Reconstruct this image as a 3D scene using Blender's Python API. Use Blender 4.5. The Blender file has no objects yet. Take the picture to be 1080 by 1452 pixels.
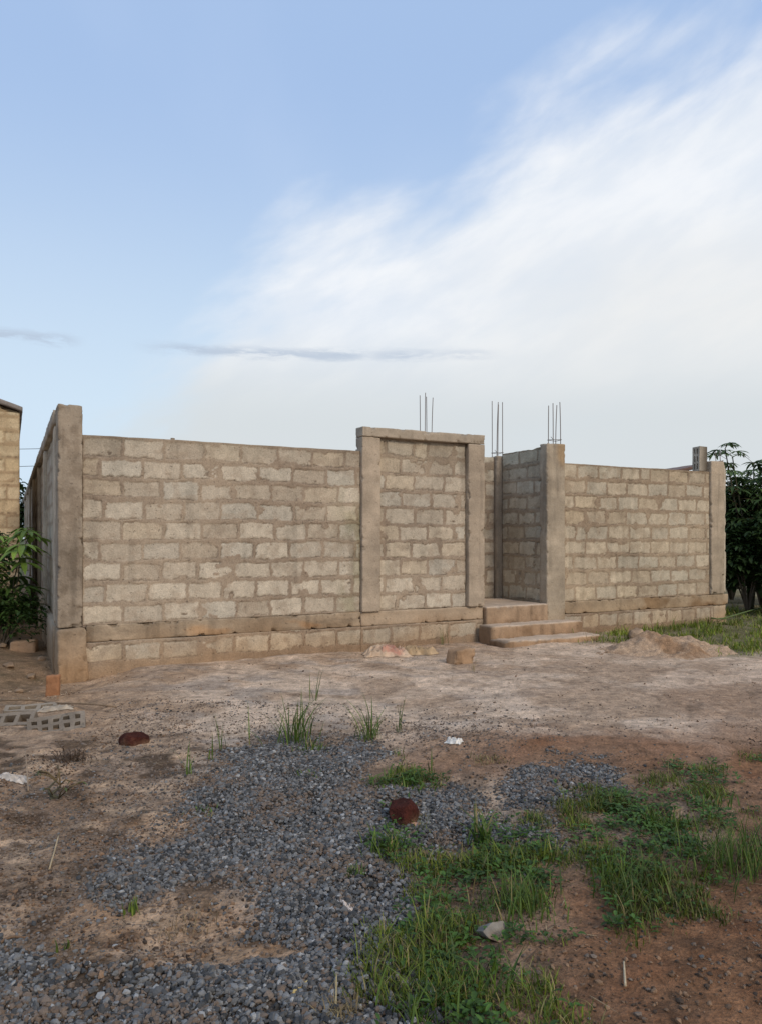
import bpy, math, random
import numpy as np
R = math.radians
scene = bpy.context.scene
C = scene.collection

# ------------------------------------------------------------------ camera
CAMZ = 1.6
cam = bpy.data.cameras.new("camera"); camo = bpy.data.objects.new("camera", cam); C.objects.link(camo)
camo.location = (0, 0, CAMZ); camo.rotation_euler = (R(90), 0, 0)
cam.sensor_fit = 'HORIZONTAL'; cam.sensor_width = 36; cam.lens = 36
cam.shift_y = 37 / 1080
cam.clip_start = 0.05; cam.clip_end = 3000
scene.camera = camo

# ------------------------------------------------------------------ light
SUN_DIR = np.array([0.52, -0.74, 0.0]); SUN_EL = R(32)
SUN_AZ = math.atan2(SUN_DIR[0], SUN_DIR[1])
sun = bpy.data.lights.new("sun", 'SUN'); suno = bpy.data.objects.new("sun", sun); C.objects.link(suno)
sun.energy = 1.55; sun.angle = R(13); sun.color = (1.0, 0.86, 0.70)
suno.rotation_euler = (R(90) - SUN_EL, 0, -SUN_AZ + math.pi)
suno.location = (20, -30, 30)

scene.view_settings.view_transform = 'Standard'
scene.view_settings.look = 'None'
scene.view_settings.exposure = 0.10
scene.view_settings.gamma = 1.0
scene.cycles.max_bounces = 6

w = bpy.data.worlds.new("World"); scene.world = w; w.use_nodes = True
nt = w.node_tree; N = nt.nodes; L = nt.links
N.clear()
def nd(t, **kw):
    n = N.new(t)
    for k, v in kw.items():
        setattr(n, k, v)
    return n
def val(x):
    return x
def mth(op, a, b=None, clamp=False):
    n = nd('ShaderNodeMath', operation=op, use_clamp=clamp)
    for i, v in enumerate((a, b)):
        if v is None: continue
        if isinstance(v, (int, float)): n.inputs[i].default_value = v
        else: L.new(v, n.inputs[i])
    return n.outputs[0]
def sstep(v, lo, hi):
    n = nd('ShaderNodeMapRange', interpolation_type='SMOOTHSTEP')
    L.new(v, n.inputs[0]); n.inputs[1].default_value = lo; n.inputs[2].default_value = hi
    return n.outputs[0]
def cmix(f, a, b):
    n = nd('ShaderNodeMix', data_type='RGBA')
    for s, v in ((n.inputs[0], f), (n.inputs[6], a), (n.inputs[7], b)):
        if isinstance(v, (int, float)): s.default_value = v
        elif isinstance(v, tuple): s.default_value = (*v, 1)
        else: L.new(v, s)
    return n.outputs[2]
def wnoise(x, y, scale, detail=5, rough=0.55, dist=0.0):
    cb = nd('ShaderNodeCombineXYZ'); L.new(x, cb.inputs[0]); L.new(y, cb.inputs[1])
    n = nd('ShaderNodeTexNoise'); L.new(cb.outputs[0], n.inputs['Vector'])
    n.inputs['Scale'].default_value = scale; n.inputs['Detail'].default_value = detail
    n.inputs['Roughness'].default_value = rough; n.inputs['Distortion'].default_value = dist
    return n.outputs[0]
tc = nd('ShaderNodeTexCoord'); sp = nd('ShaderNodeSeparateXYZ'); L.new(tc.outputs['Generated'], sp.inputs[0])
X, Y, Z = sp.outputs
az = mth('ARCTAN2', X, Y); el = mth('ARCSINE', Z)
sky = nd('ShaderNodeTexSky', sky_type='NISHITA'); sky.sun_disc = False
sky.sun_elevation = SUN_EL; sky.sun_rotation = SUN_AZ
sky.air_density = 1.0; sky.dust_density = 2.2; sky.ozone_density = 2.0
# thin high veil, the large bright cloud sheet, the low grey streaks
ca, sa = math.cos(R(22)), math.sin(R(22))
us = mth('ADD', mth('MULTIPLY', az, ca), mth('MULTIPLY', el, sa))
vs = mth('SUBTRACT', mth('MULTIPLY', el, ca), mth('MULTIPLY', az, sa))
n1 = wnoise(mth('MULTIPLY', us, 1.0), mth('MULTIPLY', vs, 2.2), 3.4, 5, 0.5, 0.15)
n2 = wnoise(mth('MULTIPLY', us, 1.0), mth('MULTIPLY', vs, 2.6), 7.0, 6, 0.55, 0.2)
l1 = mth('ADD', mth('MULTIPLY', az, 0.30), R(23.6))
l2 = mth('ADD', mth('MULTIPLY', az, 1.1), R(29.0))
dd = mth('SUBTRACT', mth('MINIMUM', l1, l2), el)
dn = mth('ADD', dd, mth('ADD', mth('MULTIPLY', mth('SUBTRACT', n1, 0.5), 0.30), mth('MULTIPLY', mth('SUBTRACT', n2, 0.5), 0.12)))
cl = sstep(dn, -0.06, 0.09)
cl = mth('MULTIPLY', cl, mth('ADD', mth('MULTIPLY', sstep(n1, 0.15, 0.5), 0.25), 0.75))
K = 10.0
blue = cmix(0.86, sky.outputs[0], (0.40*K, 0.555*K, 0.83*K))
low = sstep(el, R(32), R(5))
veil = cmix(mth('MULTIPLY', low, 0.82), blue, (0.66*K, 0.79*K, 0.88*K))
patch = wnoise(us, vs, 2.6, 4, 0.5, 0.3)
veil = cmix(mth('MULTIPLY', sstep(patch, 0.45, 0.8), 0.25), veil, (0.55*K, 0.66*K, 0.86*K))
ctone = cmix(sstep(n2, 0.35, 0.7), (0.74*K, 0.79*K, 0.86*K), (0.86*K, 0.88*K, 0.91*K))
ctone = cmix(sstep(el, R(17), R(8)), ctone, (0.64*K, 0.68*K, 0.70*K))
warm = mth('MULTIPLY', sstep(mth('ABSOLUTE', mth('SUBTRACT', el, R(16))), R(8), R(0)), sstep(az, -0.05, 0.35))
ctone = cmix(mth('MULTIPLY', warm, 0.6), ctone, (0.80*K, 0.79*K, 0.76*K))
skyc = cmix(mth('MULTIPLY', cl, 0.95), veil, ctone)
sn = wnoise(mth('MULTIPLY', az, 1.0), mth('MULTIPLY', el, 5.0), 16.0, 6, 0.65, 0.2)
elw = mth('ADD', el, mth('MULTIPLY', mth('SUBTRACT', sn, 0.5), 0.022))
band = sstep(mth('ABSOLUTE', mth('SUBTRACT', elw, R(13.55))), R(0.62), R(0.02))
gate_ = wnoise(mth('MULTIPLY', az, 1.0), mth('MULTIPLY', el, 0.2), 5.0, 3, 0.6)
azm = sstep(az, 0.20, 0.10)
seg = mth('ADD', sstep(az, -0.365, -0.405), mth('MULTIPLY', sstep(az, -0.33, -0.24), sstep(az, 0.17, 0.10)))
bm = mth('MULTIPLY', mth('MULTIPLY', band, seg), mth('MULTIPLY', sstep(gate_, 0.30, 0.5), sstep(sn, 0.32, 0.54)))
skyc = cmix(mth('MULTIPLY', bm, 0.75), skyc, (0.44*K, 0.52*K, 0.64*K))
bg = nd('ShaderNodeBackground'); bg.inputs['Strength'].default_value = 0.1
L.new(skyc, bg.inputs['Color'])
out = nd('ShaderNodeOutputWorld'); L.new(bg.outputs[0], out.inputs[0])

# ------------------------------------------------------------------ numpy noise
def _h(ix, iy, iz, s):
    h = (ix.astype(np.int64) * 374761393 + iy.astype(np.int64) * 668265263 + iz.astype(np.int64) * 2147483647 + s * 1274126177) & 0xFFFFFFFF
    h = ((h ^ (h >> 13)) * 1274126177) & 0xFFFFFFFF
    h = ((h ^ (h >> 16)) * 2246822519) & 0xFFFFFFFF
    h = h ^ (h >> 15)
    return (h & 0xFFFFFF) / float(0xFFFFFF)
def vn(x, y, z=None, seed=0):
    x = np.asarray(x, float); y = np.asarray(y, float)
    z = np.zeros_like(x) + 0.0 if z is None else np.asarray(z, float)
    fx, fy, fz = np.floor(x), np.floor(y), np.floor(z)
    dx, dy, dz = x - fx, y - fy, z - fz
    dx = dx*dx*(3-2*dx); dy = dy*dy*(3-2*dy); dz = dz*dz*(3-2*dz)
    r = 0
    flat = not np.any(dz)
    for k in ((0,) if flat else (0, 1)):
        wz = 1 if flat else (dz if k else 1 - dz)
        a = _h(fx, fy, fz + k, seed); b = _h(fx + 1, fy, fz + k, seed)
        c = _h(fx, fy + 1, fz + k, seed); d = _h(fx + 1, fy + 1, fz + k, seed)
        r = r + wz * ((a*(1-dx) + b*dx) * (1-dy) + (c*(1-dx) + d*dx) * dy)
    return r
def fbm(x, y, z=None, seed=0, oct=4, gain=0.5):
    r = 0; a = 1; t = 0; f = 1
    for o in range(oct):
        r = r + a * vn(np.asarray(x)*f + o*17.3, np.asarray(y)*f + o*9.1, None if z is None else np.asarray(z)*f, seed + o)
        t += a; a *= gain; f *= 2.03
    return r / t - 0.5            # about -0.5 .. 0.5
def ss(v, lo, hi):
    t = np.clip((v - lo) / (hi - lo), 0, 1)
    return t*t*(3-2*t)
def lerp(a, b, t):
    t = np.asarray(t)[..., None]
    return np.asarray(a) * (1-t) + np.asarray(b) * t

# ------------------------------------------------------------------ object helpers
def tag(o, label=None, cat=None, group=None, kind=None):
    if label: o['label'] = label
    if cat: o['category'] = cat
    if group: o['group'] = group
    if kind: o['kind'] = kind
    return o
def empty(name, loc, label, cat, group=None):
    o = bpy.data.objects.new(name, None); C.objects.link(o); o.location = loc
    o.empty_display_size = 0.2
    return tag(o, label, cat, group, 'thing')
def wloc(o):
    v = np.zeros(3)
    while o is not None:
        v = v + np.array(o.location); o = o.parent
    return v
def mk(name, V, polys, mat, parent=None, col=None, smooth=True, loc=None):
    """V (n,3) world coordinates; polys: list of (m,k) index arrays"""
    V = np.asarray(V, float)
    if parent is not None:
        base = V.mean(axis=0) if loc is None else np.asarray(loc, float)
    else:
        base = np.array([V[:, 0].mean(), V[:, 1].mean(), V[:, 2].min()]) if loc is None else np.asarray(loc, float)
    me = bpy.data.meshes.new(name)
    n = len(V); me.vertices.add(n); me.vertices.foreach_set('co', (V - base).astype(np.float32).ravel())
    polys = [np.asarray(p, np.int32) for p in polys if len(p)]
    idx = np.concatenate([p.ravel() for p in polys])
    cnt = np.concatenate([np.full(len(p), p.shape[1], np.int32) for p in polys])
    st = np.concatenate([[0], np.cumsum(cnt)[:-1]]).astype(np.int32)
    me.loops.add(len(idx)); me.loops.foreach_set('vertex_index', idx)
    me.polygons.add(len(cnt)); me.polygons.foreach_set('loop_start', st)
    me.polygons.foreach_set('use_smooth', np.full(len(cnt), bool(smooth)))
    me.update(calc_edges=True); me.validate()
    if col is not None:
        a = me.color_attributes.new('col', 'FLOAT_COLOR', 'POINT')
        c = np.ones((n, 4), np.float32); c[:, :3] = np.clip(col, 0.001, 1)
        a.data.foreach_set('color', c.ravel())
    me.materials.append(mat)
    o = bpy.data.objects.new(name, me); C.objects.link(o)
    if parent is not None:
        o.parent = parent; o.location = base - wloc(parent)
    else:
        o.location = base
    return o

def material(name, s1=6.0, a1=0.25, s2=60.0, a2=0.25, bump=0.3, bdist=0.01, rough=0.9, base=None, spec=0.25,
             pits=0.0, transl=0.0):
    m = bpy.data.materials.new(name); m.use_nodes = True
    t = m.node_tree; nn = t.nodes; ll = t.links
    b = nn['Principled BSDF']; b.inputs['Roughness'].default_value = rough
    b.inputs['Specular IOR Level'].default_value = spec
    tc = nn.new('ShaderNodeTexCoord')
    def noise(s, d=6, r=0.6):
        k = nn.new('ShaderNodeTexNoise'); k.inputs['Scale'].default_value = s
        k.inputs['Detail'].default_value = d; k.inputs['Roughness'].default_value = r
        ll.new(tc.outputs['Object'], k.inputs['Vector']); return k.outputs[0]
    def mr(v, lo, hi):
        k = nn.new('ShaderNodeMapRange'); ll.new(v, k.inputs[0])
        k.inputs[1].default_value = 0.25; k.inputs[2].default_value = 0.75
        k.inputs[3].default_value = lo; k.inputs[4].default_value = hi; k.clamp = False
        return k.outputs[0]
    def mul(a, c):
        k = nn.new('ShaderNodeVectorMath'); k.operation = 'MULTIPLY'
        ll.new(a, k.inputs[0]); ll.new(c, k.inputs[1]); return k.outputs[0]
    if base is None:
        at = nn.new('ShaderNodeAttribute'); at.attribute_name = 'col'; c = at.outputs['Color']
    else:
        q = nn.new('ShaderNodeRGB'); q.outputs[0].default_value = (*base, 1); c = q.outputs[0]
    f1 = noise(s1); f2 = noise(s2)
    c = mul(c, mr(f1, 1-a1, 1+a1)); c = mul(c, mr(f2, 1-a2, 1+a2))
    ad = nn.new('ShaderNodeMath'); ad.operation = 'ADD'; ll.new(f2, ad.inputs[0]); ll.new(f1, ad.inputs[1])
    h = ad.outputs[0]
    if pits:
        v = nn.new('ShaderNodeTexNoise'); v.inputs['Scale'].default_value = s2*0.55; v.inputs['Detail'].default_value = 3
        ll.new(tc.outputs['Object'], v.inputs['Vector'])
        k = nn.new('ShaderNodeMapRange'); k.inputs[1].default_value = 0.66; k.inputs[2].default_value = 0.72
        ll.new(v.outputs[0], k.inputs[0])
        k2 = nn.new('ShaderNodeMapRange'); ll.new(k.outputs[0], k2.inputs[0]); k2.inputs[3].default_value = 1; k2.inputs[4].default_value = 1-pits
        c = mul(c, k2.outputs[0])
        s_ = nn.new('ShaderNodeMath'); s_.operation = 'SUBTRACT'; ll.new(h, s_.inputs[0]); ll.new(k.outputs[0], s_.inputs[1]); h = s_.outputs[0]
    ll.new(c, b.inputs['Base Color'])
    if bump:
        bp = nn.new('ShaderNodeBump'); bp.inputs['Strength'].default_value = bump; bp.inputs['Distance'].default_value = bdist
        ll.new(h, bp.inputs['Height']); ll.new(bp.outputs[0], b.inputs['Normal'])
    if transl:
        tr = nn.new('ShaderNodeBsdfTranslucent'); ll.new(c, tr.inputs[0])
        mx = nn.new('ShaderNodeMixShader'); mx.inputs[0].default_value = transl
        ll.new(b.outputs[0], mx.inputs[1]); ll.new(tr.outputs[0], mx.inputs[2])
        ll.new(mx.outputs[0], nn['Material Output'].inputs['Surface'])
    return m
M_block = material('blockwork', 6, 0.14, 55, 0.24, 0.6, 0.012, 0.95, pits=0.35)
M_conc = material('rough_concrete', 3, 0.20, 45, 0.15, 0.5, 0.012, 0.95, pits=0.25)
M_ground = material('earth', 13, 0.34, 60, 0.45, 1.0, 0.02, 0.97, spec=0.15)
M_stone = material('crushed_stone', 40, 0.12, 260, 0.30, 0.25, 0.003, 0.8, spec=0.3)
M_leaf = material('leaf', 8, 0.2, 50, 0.12, 0.0, 0.01, 0.55, spec=0.35, transl=0.25)
M_straw = material('dry_straw', 20, 0.2, 120, 0.2, 0.0, 0.01, 0.85)
M_bark = material('bark', 12, 0.25, 70, 0.25, 0.5, 0.01, 0.9)
M_cloth = material('sack_weave', 14, 0.15, 160, 0.18, 0.35, 0.004, 0.75)
M_steel = material('rusty_rebar', 10, 0.3, 90, 0.2, 0.2, 0.002, 0.6, base=(0.17, 0.14, 0.125))
M_plaster = material('old_plaster', 2.5, 0.14, 30, 0.15, 0.3, 0.01, 0.9)
M_tin = material('weathered_roof_sheet', 3, 0.2, 30, 0.15, 0.1, 0.01, 0.6)
M_plastic = material('thin_plastic', 20, 0.1, 90, 0.1, 0.2, 0.004, 0.45)
M_cable = material('cable_rubber', 3, 0.05, 20, 0.05, 0.0, 0.01, 0.6, base=(0.03, 0.03, 0.035))

rng = np.random.default_rng(11)
random.seed(5)

# ------------------------------------------------------------------ frames of the walls
P0 = np.array([-3.58, 9.17]); D = np.array([0.887, 0.462]); NN = np.array([0.462, -0.887])
class Frame:
    def __init__(s, O, d, n): s.O, s.d, s.n = np.array(O, float), np.array(d, float), np.array(n, float)
    def __call__(s, a, w, z):
        a = np.asarray(a, float); w = np.asarray(w, float); z = np.asarray(z, float)
        a, w, z = np.broadcast_arrays(a, w, z)
        xy = s.O + a[..., None]*s.d + w[..., None]*s.n
        return np.concatenate([xy, z[..., None]], -1)
    def base(s, a, w=0, z=0): return tuple(float(v) for v in s(a, w, z))
FR = Frame(P0, D, NN)

# ------------------------------------------------------------------ ground height
GPX = lambda x, y: 540 + 1080 * x / np.maximum(y, 0.3)
GPY = lambda y: 763 + 1080 * CAMZ / np.maximum(y, 0.3)
def el_blob(px, py, cx, cy, rx, ry, soft=0.45):
    d = np.sqrt(((px-cx)/rx)**2 + ((py-cy)/ry)**2)
    return 1 - ss(d, 1-soft, 1+soft)
def gz(x, y):
    x = np.asarray(x, float); y = np.asarray(y, float)
    near = ss(y, 40, 16)
    z = fbm(x*0.55, y*0.55, seed=3, oct=3) * 0.07 * near
    z = z + fbm(x*3.1, y*3.1, seed=4, oct=3) * 0.05 * near
    rough = 0.55 + 1.0*ss(-x - y*0.12, 0.2, 1.4)*ss(y, 9.5, 7) + 0.9*ss(y, 6.5, 4.5)
    z = z + fbm(x*9, y*9, seed=5, oct=3) * 0.022 * rough * near
    z = z + 0.16*ss(-(x + 0.488*(y-9.03) + 3.95), 0.0, 1.2)*ss(y, 8.0, 11)           # rises beside the side wall
    z = z - 0.13*ss(np.hypot(x+3.75, y-8.75), 1.3, 0.25)
    # shallow eroded lip between the pale yard and the red path
    px, py = GPX(x, y), GPY(y)
    z = z + 0.05*el_blob(px, py, 820, 1050, 230, 22, 0.8)*(0.6+fbm(x*4, y*4, seed=8))
    z = z - 0.04*el_blob(px, py, 330, 1325, 130, 40, 0.6)
    return z
def at(px, py):
    y = 1080*CAMZ/(py-763.0); x = (px-540)/1080.0*y
    return np.array([x, y, float(gz(np.array([x]), np.array([y]))[0])])

# masks in world coordinates
def masks(x, y):
    px, py = GPX(x, y), GPY(y)
    e1 = fbm(x*2.3, y*2.3, seed=21, oct=4)*90
    e2 = fbm(x*2.3+40, y*2.3, seed=22, oct=4)*90
    qx, qy = px + e1, py + e2*np.clip((py-900)/350, 0.15, 1)
    g = np.zeros_like(px)
    for a in ((430, 1085, 105, 42, .75), (400, 1135, 140, 60, .6), (430, 1230, 165, 90, .4), (330, 1200, 130, 45, .5), (470, 1350, 160, 110, .35),
              (250, 1420, 330, 70, .35), (50, 1405, 150, 75, .5), (800, 1122, 100, 34, .5), (480, 1440, 180, 60, .4), (190, 1240, 70, 36, .6),
              (600, 1175, 110, 55, .6), (690, 1195, 110, 28, .7)):
        g = np.maximum(g, el_blob(qx, qy, *a))
    for a, k in (((350, 1335, 85, 22, .5), 0.92), ((235, 1290, 95, 22, .7), 0.7), ((150, 1330, 70, 20, .6), 0.7), ((250, 1175, 45, 22, .6), 0.6), ((320, 1265, 60, 22, .7), .6)):
        g = g * (1 - k*el_blob(qx, qy, *a))
    sparse = np.maximum.reduce([0.55*el_blob(qx, qy, 110, 1310, 240, 80, .7), 0.48*el_blob(qx, qy, 120, 1180, 240, 110, .7), 0.14*el_blob(qx, qy, 340, 1000, 160, 45, .8), 0.28*el_blob(qx, qy, 620, 1045, 130, 25, .8),
                                0.25*el_blob(qx, qy, 700, 1190, 200, 70, .7), 0.2*el_blob(qx, qy, 560, 960, 140, 30, .8), 0.12*el_blob(qx, qy, 1060, 1340, 70, 40, .7)])
    gr = np.zeros_like(px)
    for a, k in (((640, 1400, 130, 100, .5), 1), ((720, 1270, 140, 80, .55), 1), ((600, 1230, 50, 70, .6), .6), ((850, 1180, 130, 50, .6), .9), ((990, 1130, 50, 40, .6), .6),
                 ((1040, 1215, 80, 48, .45), 1), ((930, 1260, 140, 55, .6), 1), ((770, 1400, 60, 70, .7), .6), ((940, 1110, 50, 22, .6), .5), ((650, 1330, 90, 70, .5), 1),
                 ((700, 1440, 130, 50, .5), .9), ((1090, 1060, 50, 30, .7), .5), ((860, 1330, 60, 30, .8), .5), ((575, 1105, 40, 18, .6), .7), ((560, 1300, 30, 90, .6), .3)):
        gr = np.maximum(gr, k*el_blob(qx, qy, *a))
    for a, k in (((790, 1300, 50, 28, .6), .9), ((835, 1390, 40, 60, .6), .8), ((880, 1225, 45, 20, .7), .5)):
        gr = gr * (1 - k*el_blob(qx, qy, *a))
    back = el_blob(qx, qy, 1045, 905, 90, 24, .35)
    gr2 = np.maximum(back, 0.6*el_blob(qx, qy, 845, 893, 22, 6, .5))
    gr2 = np.maximum(gr2, ss(x - 0.55*(y-9.5) , 1.2, 2.6)*ss(y, 11.0, 12.2)*0.9)
    far = ss(y, 22, 30)
    return px, py, qx, qy, g, sparse, gr, gr2, far

def ground_color(x, y):
    px, py, qx, qy, g, sp_, gr, gr2, far = masks(x, y)
    n = fbm(x*1.7, y*1.7, seed=31, oct=5); n2 = fbm(x*6, y*6, seed=32, oct=4)
    c = np.zeros(x.shape + (3,)) + np.array([.42, .298, .205])
    c = lerp(c, [.60, .455, .335], ss(n, -.12, .14))
    c = lerp(c, [.37, .31, .26], 0.6*ss(fbm(x*2.2, y*3.5, seed=33, oct=4), .02, .18)*ss(px, 900, 500))
    # brown tan left
    c = lerp(c, [.27, .17, .10], ss(qx, 330, 120)*ss(py, 960, 1000)*(0.55+n))
    c = lerp(c, [.36, .22, .12], ss(qx, 300, 60)*ss(qy, 1060, 940)*0.8)
    # red path
    red = np.maximum.reduce([ss(qx + (qy-1060)*-0.25, 880, 1060)*ss(qy, 960, 1090)*0.9, ss(qx, 700, 820)*ss(qy, 1200, 1290), el_blob(qx, qy, 830, 1075, 260, 34, .6)*.85,
                             el_blob(qx, qy, 660, 1085, 110, 26, .7)*.7, ss(qx, 880, 1010)*ss(qy, 930, 990)*.35])
    c = lerp(c, lerp(np.array([.27, .137, .070]), [.185, .088, .044], ss(n2, -.15, .15)), np.clip(red*(1+n*0.6), 0, 1))
    c = lerp(c, [.16, .095, .055], 0.7*gr)
    c = lerp(c, [.20, .155, .115], 0.9*np.clip(g, 0, 1)*ss(n2, -.3, .1))
    c = lerp(c, [.06, .05, .042], 0.8*np.clip(g, 0, 1)*ss(g, .5, 1.0))
    c = lerp(c, [.20, .13, .085], np.clip(el_blob(qx, qy, 90, 1170, 220, 110, .7)*(0.5+2.2*n2), 0, .8))
    c = lerp(c, lerp(np.array([.46, .30, .185]), [.34, .20, .11], ss(n2, -.15, .2)), np.maximum(el_blob(qx, qy, 340, 1325, 120, 36, .6), .8*np.maximum(el_blob(qx, qy, 225, 1290, 120, 34, .7), el_blob(qx, qy, 245, 1165, 50, 26, .6))))
    c = lerp(c, [.47, .33, .22], .8*ss(fbm(x*2.6, y*4, seed=37, oct=4), .06, .2)*ss(qx, 330, 200)*ss(py, 1010, 1040))
    c = lerp(c, [.075, .048, .03], .85*ss(fbm(x*5, y*5, seed=38, oct=5), .05, .20)*np.clip(ss(qx, 420, 250)*ss(py, 1020, 1060) + ss(py, 1060, 1120)*.6, 0, 1))
    c = lerp(c, [.15, .105, .062], .85*el_blob(qx, qy, 15, 930, 75, 60, .7)*(.7+n2*2))
    c = lerp(c, [.055, .075, .02], 0.75*gr2)
    c = lerp(c, [.09, .10, .04], far)
    c = lerp(c, c*.62, ss(fbm(x*9, y*9, seed=39, oct=4), .12, .26)*ss(y, 14, 9)*.8)
    c = c * (1 + 0.65*n2 + 0.42*fbm(x*22, y*22, seed=35, oct=3))[..., None]
    return np.clip(c, .01, 1)

def axis(dense0, dense1, step, far, grow=1.16):
    a = list(np.arange(dense0, dense1, step))
    s = step
    while a[-1] < far: s *= grow; a.append(a[-1] + s)
    s = step; b = []
    v = dense0
    while v > -far: s *= grow; v -= s; b.append(v)
    return np.array(b[::-1] + a)
gx = axis(-3.4, 3.4, 0.022, 1500, 1.03)
ya = [1.2]
while ya[-1] < 2000:
    y_ = ya[-1]
    ya.append(y_ + (0.02 if y_ < 5 else 0.02*(y_/5)**1.3))
yb = []; v = 1.2; s = 0.05
while v > -1500: v -= s; s *= 1.25; yb.append(v)
gy = np.array(yb[::-1] + ya)
GX, GY = np.meshgrid(gx, gy)
gx_, gy_ = GX.ravel(), GY.ravel()
gV = np.stack([gx_, gy_, gz(gx_, gy_)], 1)
nx, ny = len(gx), len(gy)
i0 = (np.arange(ny-1)[:, None]*nx + np.arange(nx-1)[None, :]).ravel()
gF = np.stack([i0, i0+1, i0+1+nx, i0+nx], 1)
ground = mk('ground', gV, [gF], M_ground, None, ground_color(gx_, gy_), loc=(0, 0, 0))
tag(ground, 'sandy yard of pale dust, red laterite and dark gravelly soil', 'ground', kind='structure')

# ------------------------------------------------------------------ masonry builders
def wall_panel(name, parent, fr, a0, a1, z0, z1, rowbase, rowh=0.2556, seed=1, thick=0.15, res=0.0125, wface=0.0,
               blk=(0.485,), tint=(1, 1, 1), topwob=0.012, phase=0.0, clean=1.0, grime=None):
    r0 = np.random.default_rng(seed)
    na = max(4, int((a1-a0)/res)); nz = max(4, int((z1-z0)/res))
    A, Zg = np.meshgrid(np.linspace(a0, a1, na+1), np.linspace(z0, z1, nz+1))
    a, z = A.ravel(), Zg.ravel()
    aw = a + fbm(a*7, z*7, seed=seed*7+1, oct=3)*0.040 + fbm(a*20, z*20, seed=seed*7+6, oct=3)*0.036
    zw = z + fbm(a*7, z*7, seed=seed*7+2, oct=3)*0.024 + fbm(a*2.2, z*9, seed=seed*7+3, oct=2)*0.032 + fbm(a*22, z*22, seed=seed*7+5, oct=3)*0.034
    row = np.floor((zw - rowbase)/rowh).astype(int)
    sd = np.full(a.shape, 1.0); tone = np.full(a.shape, 0.5); tone2 = np.full(a.shape, 0.5); lowside = np.zeros(a.shape)
    for r in np.unique(row):
        if r < 0: continue
        ed = []; e = a0 - (0.25 if (r % 2) else 0.0) - phase - 0.02*r0.random()
        while e < a1 + .6:
            ed.append(e); e += blk[0] * r0.uniform(0.93, 1.07)
            if r0.random() < 0.05: ed.append(e); e += blk[0]*0.48
        ed = np.array(ed); nb = len(ed) - 1
        cut = np.stack([np.maximum(ed[:-1], a0-.02), np.minimum(ed[1:], a1+.02)], 1)
        cx = cut.mean(1); hx = (cut[:, 1]-cut[:, 0])/2 - r0.uniform(.014, .028, nb)
        cz = rowbase + (r+.5)*rowh + r0.uniform(-.008, .008, nb) - .004
        hz = r0.uniform(.092, .108, nb)
        t1 = r0.random(nb); t2 = r0.random(nb); tl = r0.uniform(-.03, .03, nb)
        m = np.where(row == r)[0]
        k = np.clip(np.searchsorted(ed, aw[m]) - 1, 0, nb-1)
        dx = np.abs(aw[m]-cx[k]) - hx[k]; dz = np.abs(zw[m]-cz[k] - tl[k]*(aw[m]-cx[k])) - hz[k]
        q = 0.012
        o = np.hypot(np.maximum(dx+q, 0), np.maximum(dz+q, 0)) + np.minimum(np.maximum(dx+q, dz+q), 0) - q
        lowside[m] = ((zw[m] < cz[k]) & (dz > dx)).astype(float)
        sd[m] = o; tone[m] = t1[k]; tone2[m] = t2[k]
    smear = fbm(a*3.2, z*4.5, seed=seed*5+9, oct=4)
    sd = sd + np.maximum(smear-.18, 0)*0.55*clean
    B = ss(-sd, -.004, .007)
    fine = fbm(a*16, z*16, seed=seed*3+2, oct=4); big = fbm(a*1.1, z*1.1, seed=seed*3+5, oct=4)
    gn = ss(fbm(a*6, z*6, seed=seed*3+7, oct=3), -.05, .25)
    groove = np.exp(-((sd+.001)/.006)**2) * gn
    under = ss(fbm(a*7, z*3, seed=seed+77, oct=3), -.10, .14)*np.exp(-((sd-.004)/.007)**2)*lowside
    groove = np.maximum(groove, under)
    wd = (1-B)*(0.004 + 0.012*fbm(a*10, z*10, seed=seed+50, oct=3)) + B*(0.004*fine + 0.006*(tone-.5)) - 0.014*groove
    wd = wd + fbm(a*1.3, z*1.3, seed=seed+60, oct=2)*0.012
    cb = lerp(np.array([.39, .325, .250]), [.515, .448, .355], tone)
    cb = lerp(cb, [.42, .39, .33], ss(tone2, .6, 1)*.6); cb = lerp(cb, [.48, .385, .27], ss(tone2, .3, 0)*.45)
    cm = lerp(np.array([.335, .262, .195]), [.262, .200, .146], ss(fine, -.2, .2))
    cm = lerp(cm, [.36, .285, .21], ss(big, -.05, .2)*.6)
    thin = ss(fbm(a*9, z*9, seed=seed*3+17, oct=4), .0, .22)
    c = lerp(cm, cb, B*(1-.45*thin))
    c = c*(1 - .42*groove)[:, None]  # crease shade in grooves and under blocks painted into the colour
    c = c*(1 + .30*fine + .30*big)[:, None]
    # red dust splashed up from the yard, grey weathering at the top
    dirt = ss(z + .5*fbm(a*2, z*2, seed=seed+70, oct=3), .55, .0)
    c = lerp(c, c*np.array([.88, .74, .60]), dirt*.8)
    c = lerp(c, c*np.array([.84, .86, .85]), ss(z + .6*fbm(a*4, z*.8, seed=seed+71, oct=3), 2.55, 3.0)*.7)
    streak = ss(fbm(a*7, z*.7, seed=seed+73, oct=3), .12, .3)
    c = c*(1-.16*streak)[:, None]
    if grime is not None: c = grime(a, z, c)
    c = c*np.array(tint)
    tw = ss(z, z1-.06, z1) * (fbm(a*2.5, a*0+3.3, seed=seed+80, oct=4)*2*topwob)
    Pf = fr(a, wface + wd, z + tw)
    n1 = (na+1)*(nz+1)
    i0 = (np.arange(nz)[:, None]*(na+1) + np.arange(na)[None, :]).ravel()
    F = np.stack([i0, i0+1, i0+na+2, i0+na+1], 1)
    lo = np.concatenate([np.arange(na+1), (np.arange(1, nz+1))*(na+1)+na, nz*(na+1)+np.arange(na-1, -1, -1), np.arange(nz-1, 0, -1)*(na+1)])
    Pb = fr(a[lo], wface - thick, (z+tw)[lo])
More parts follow.
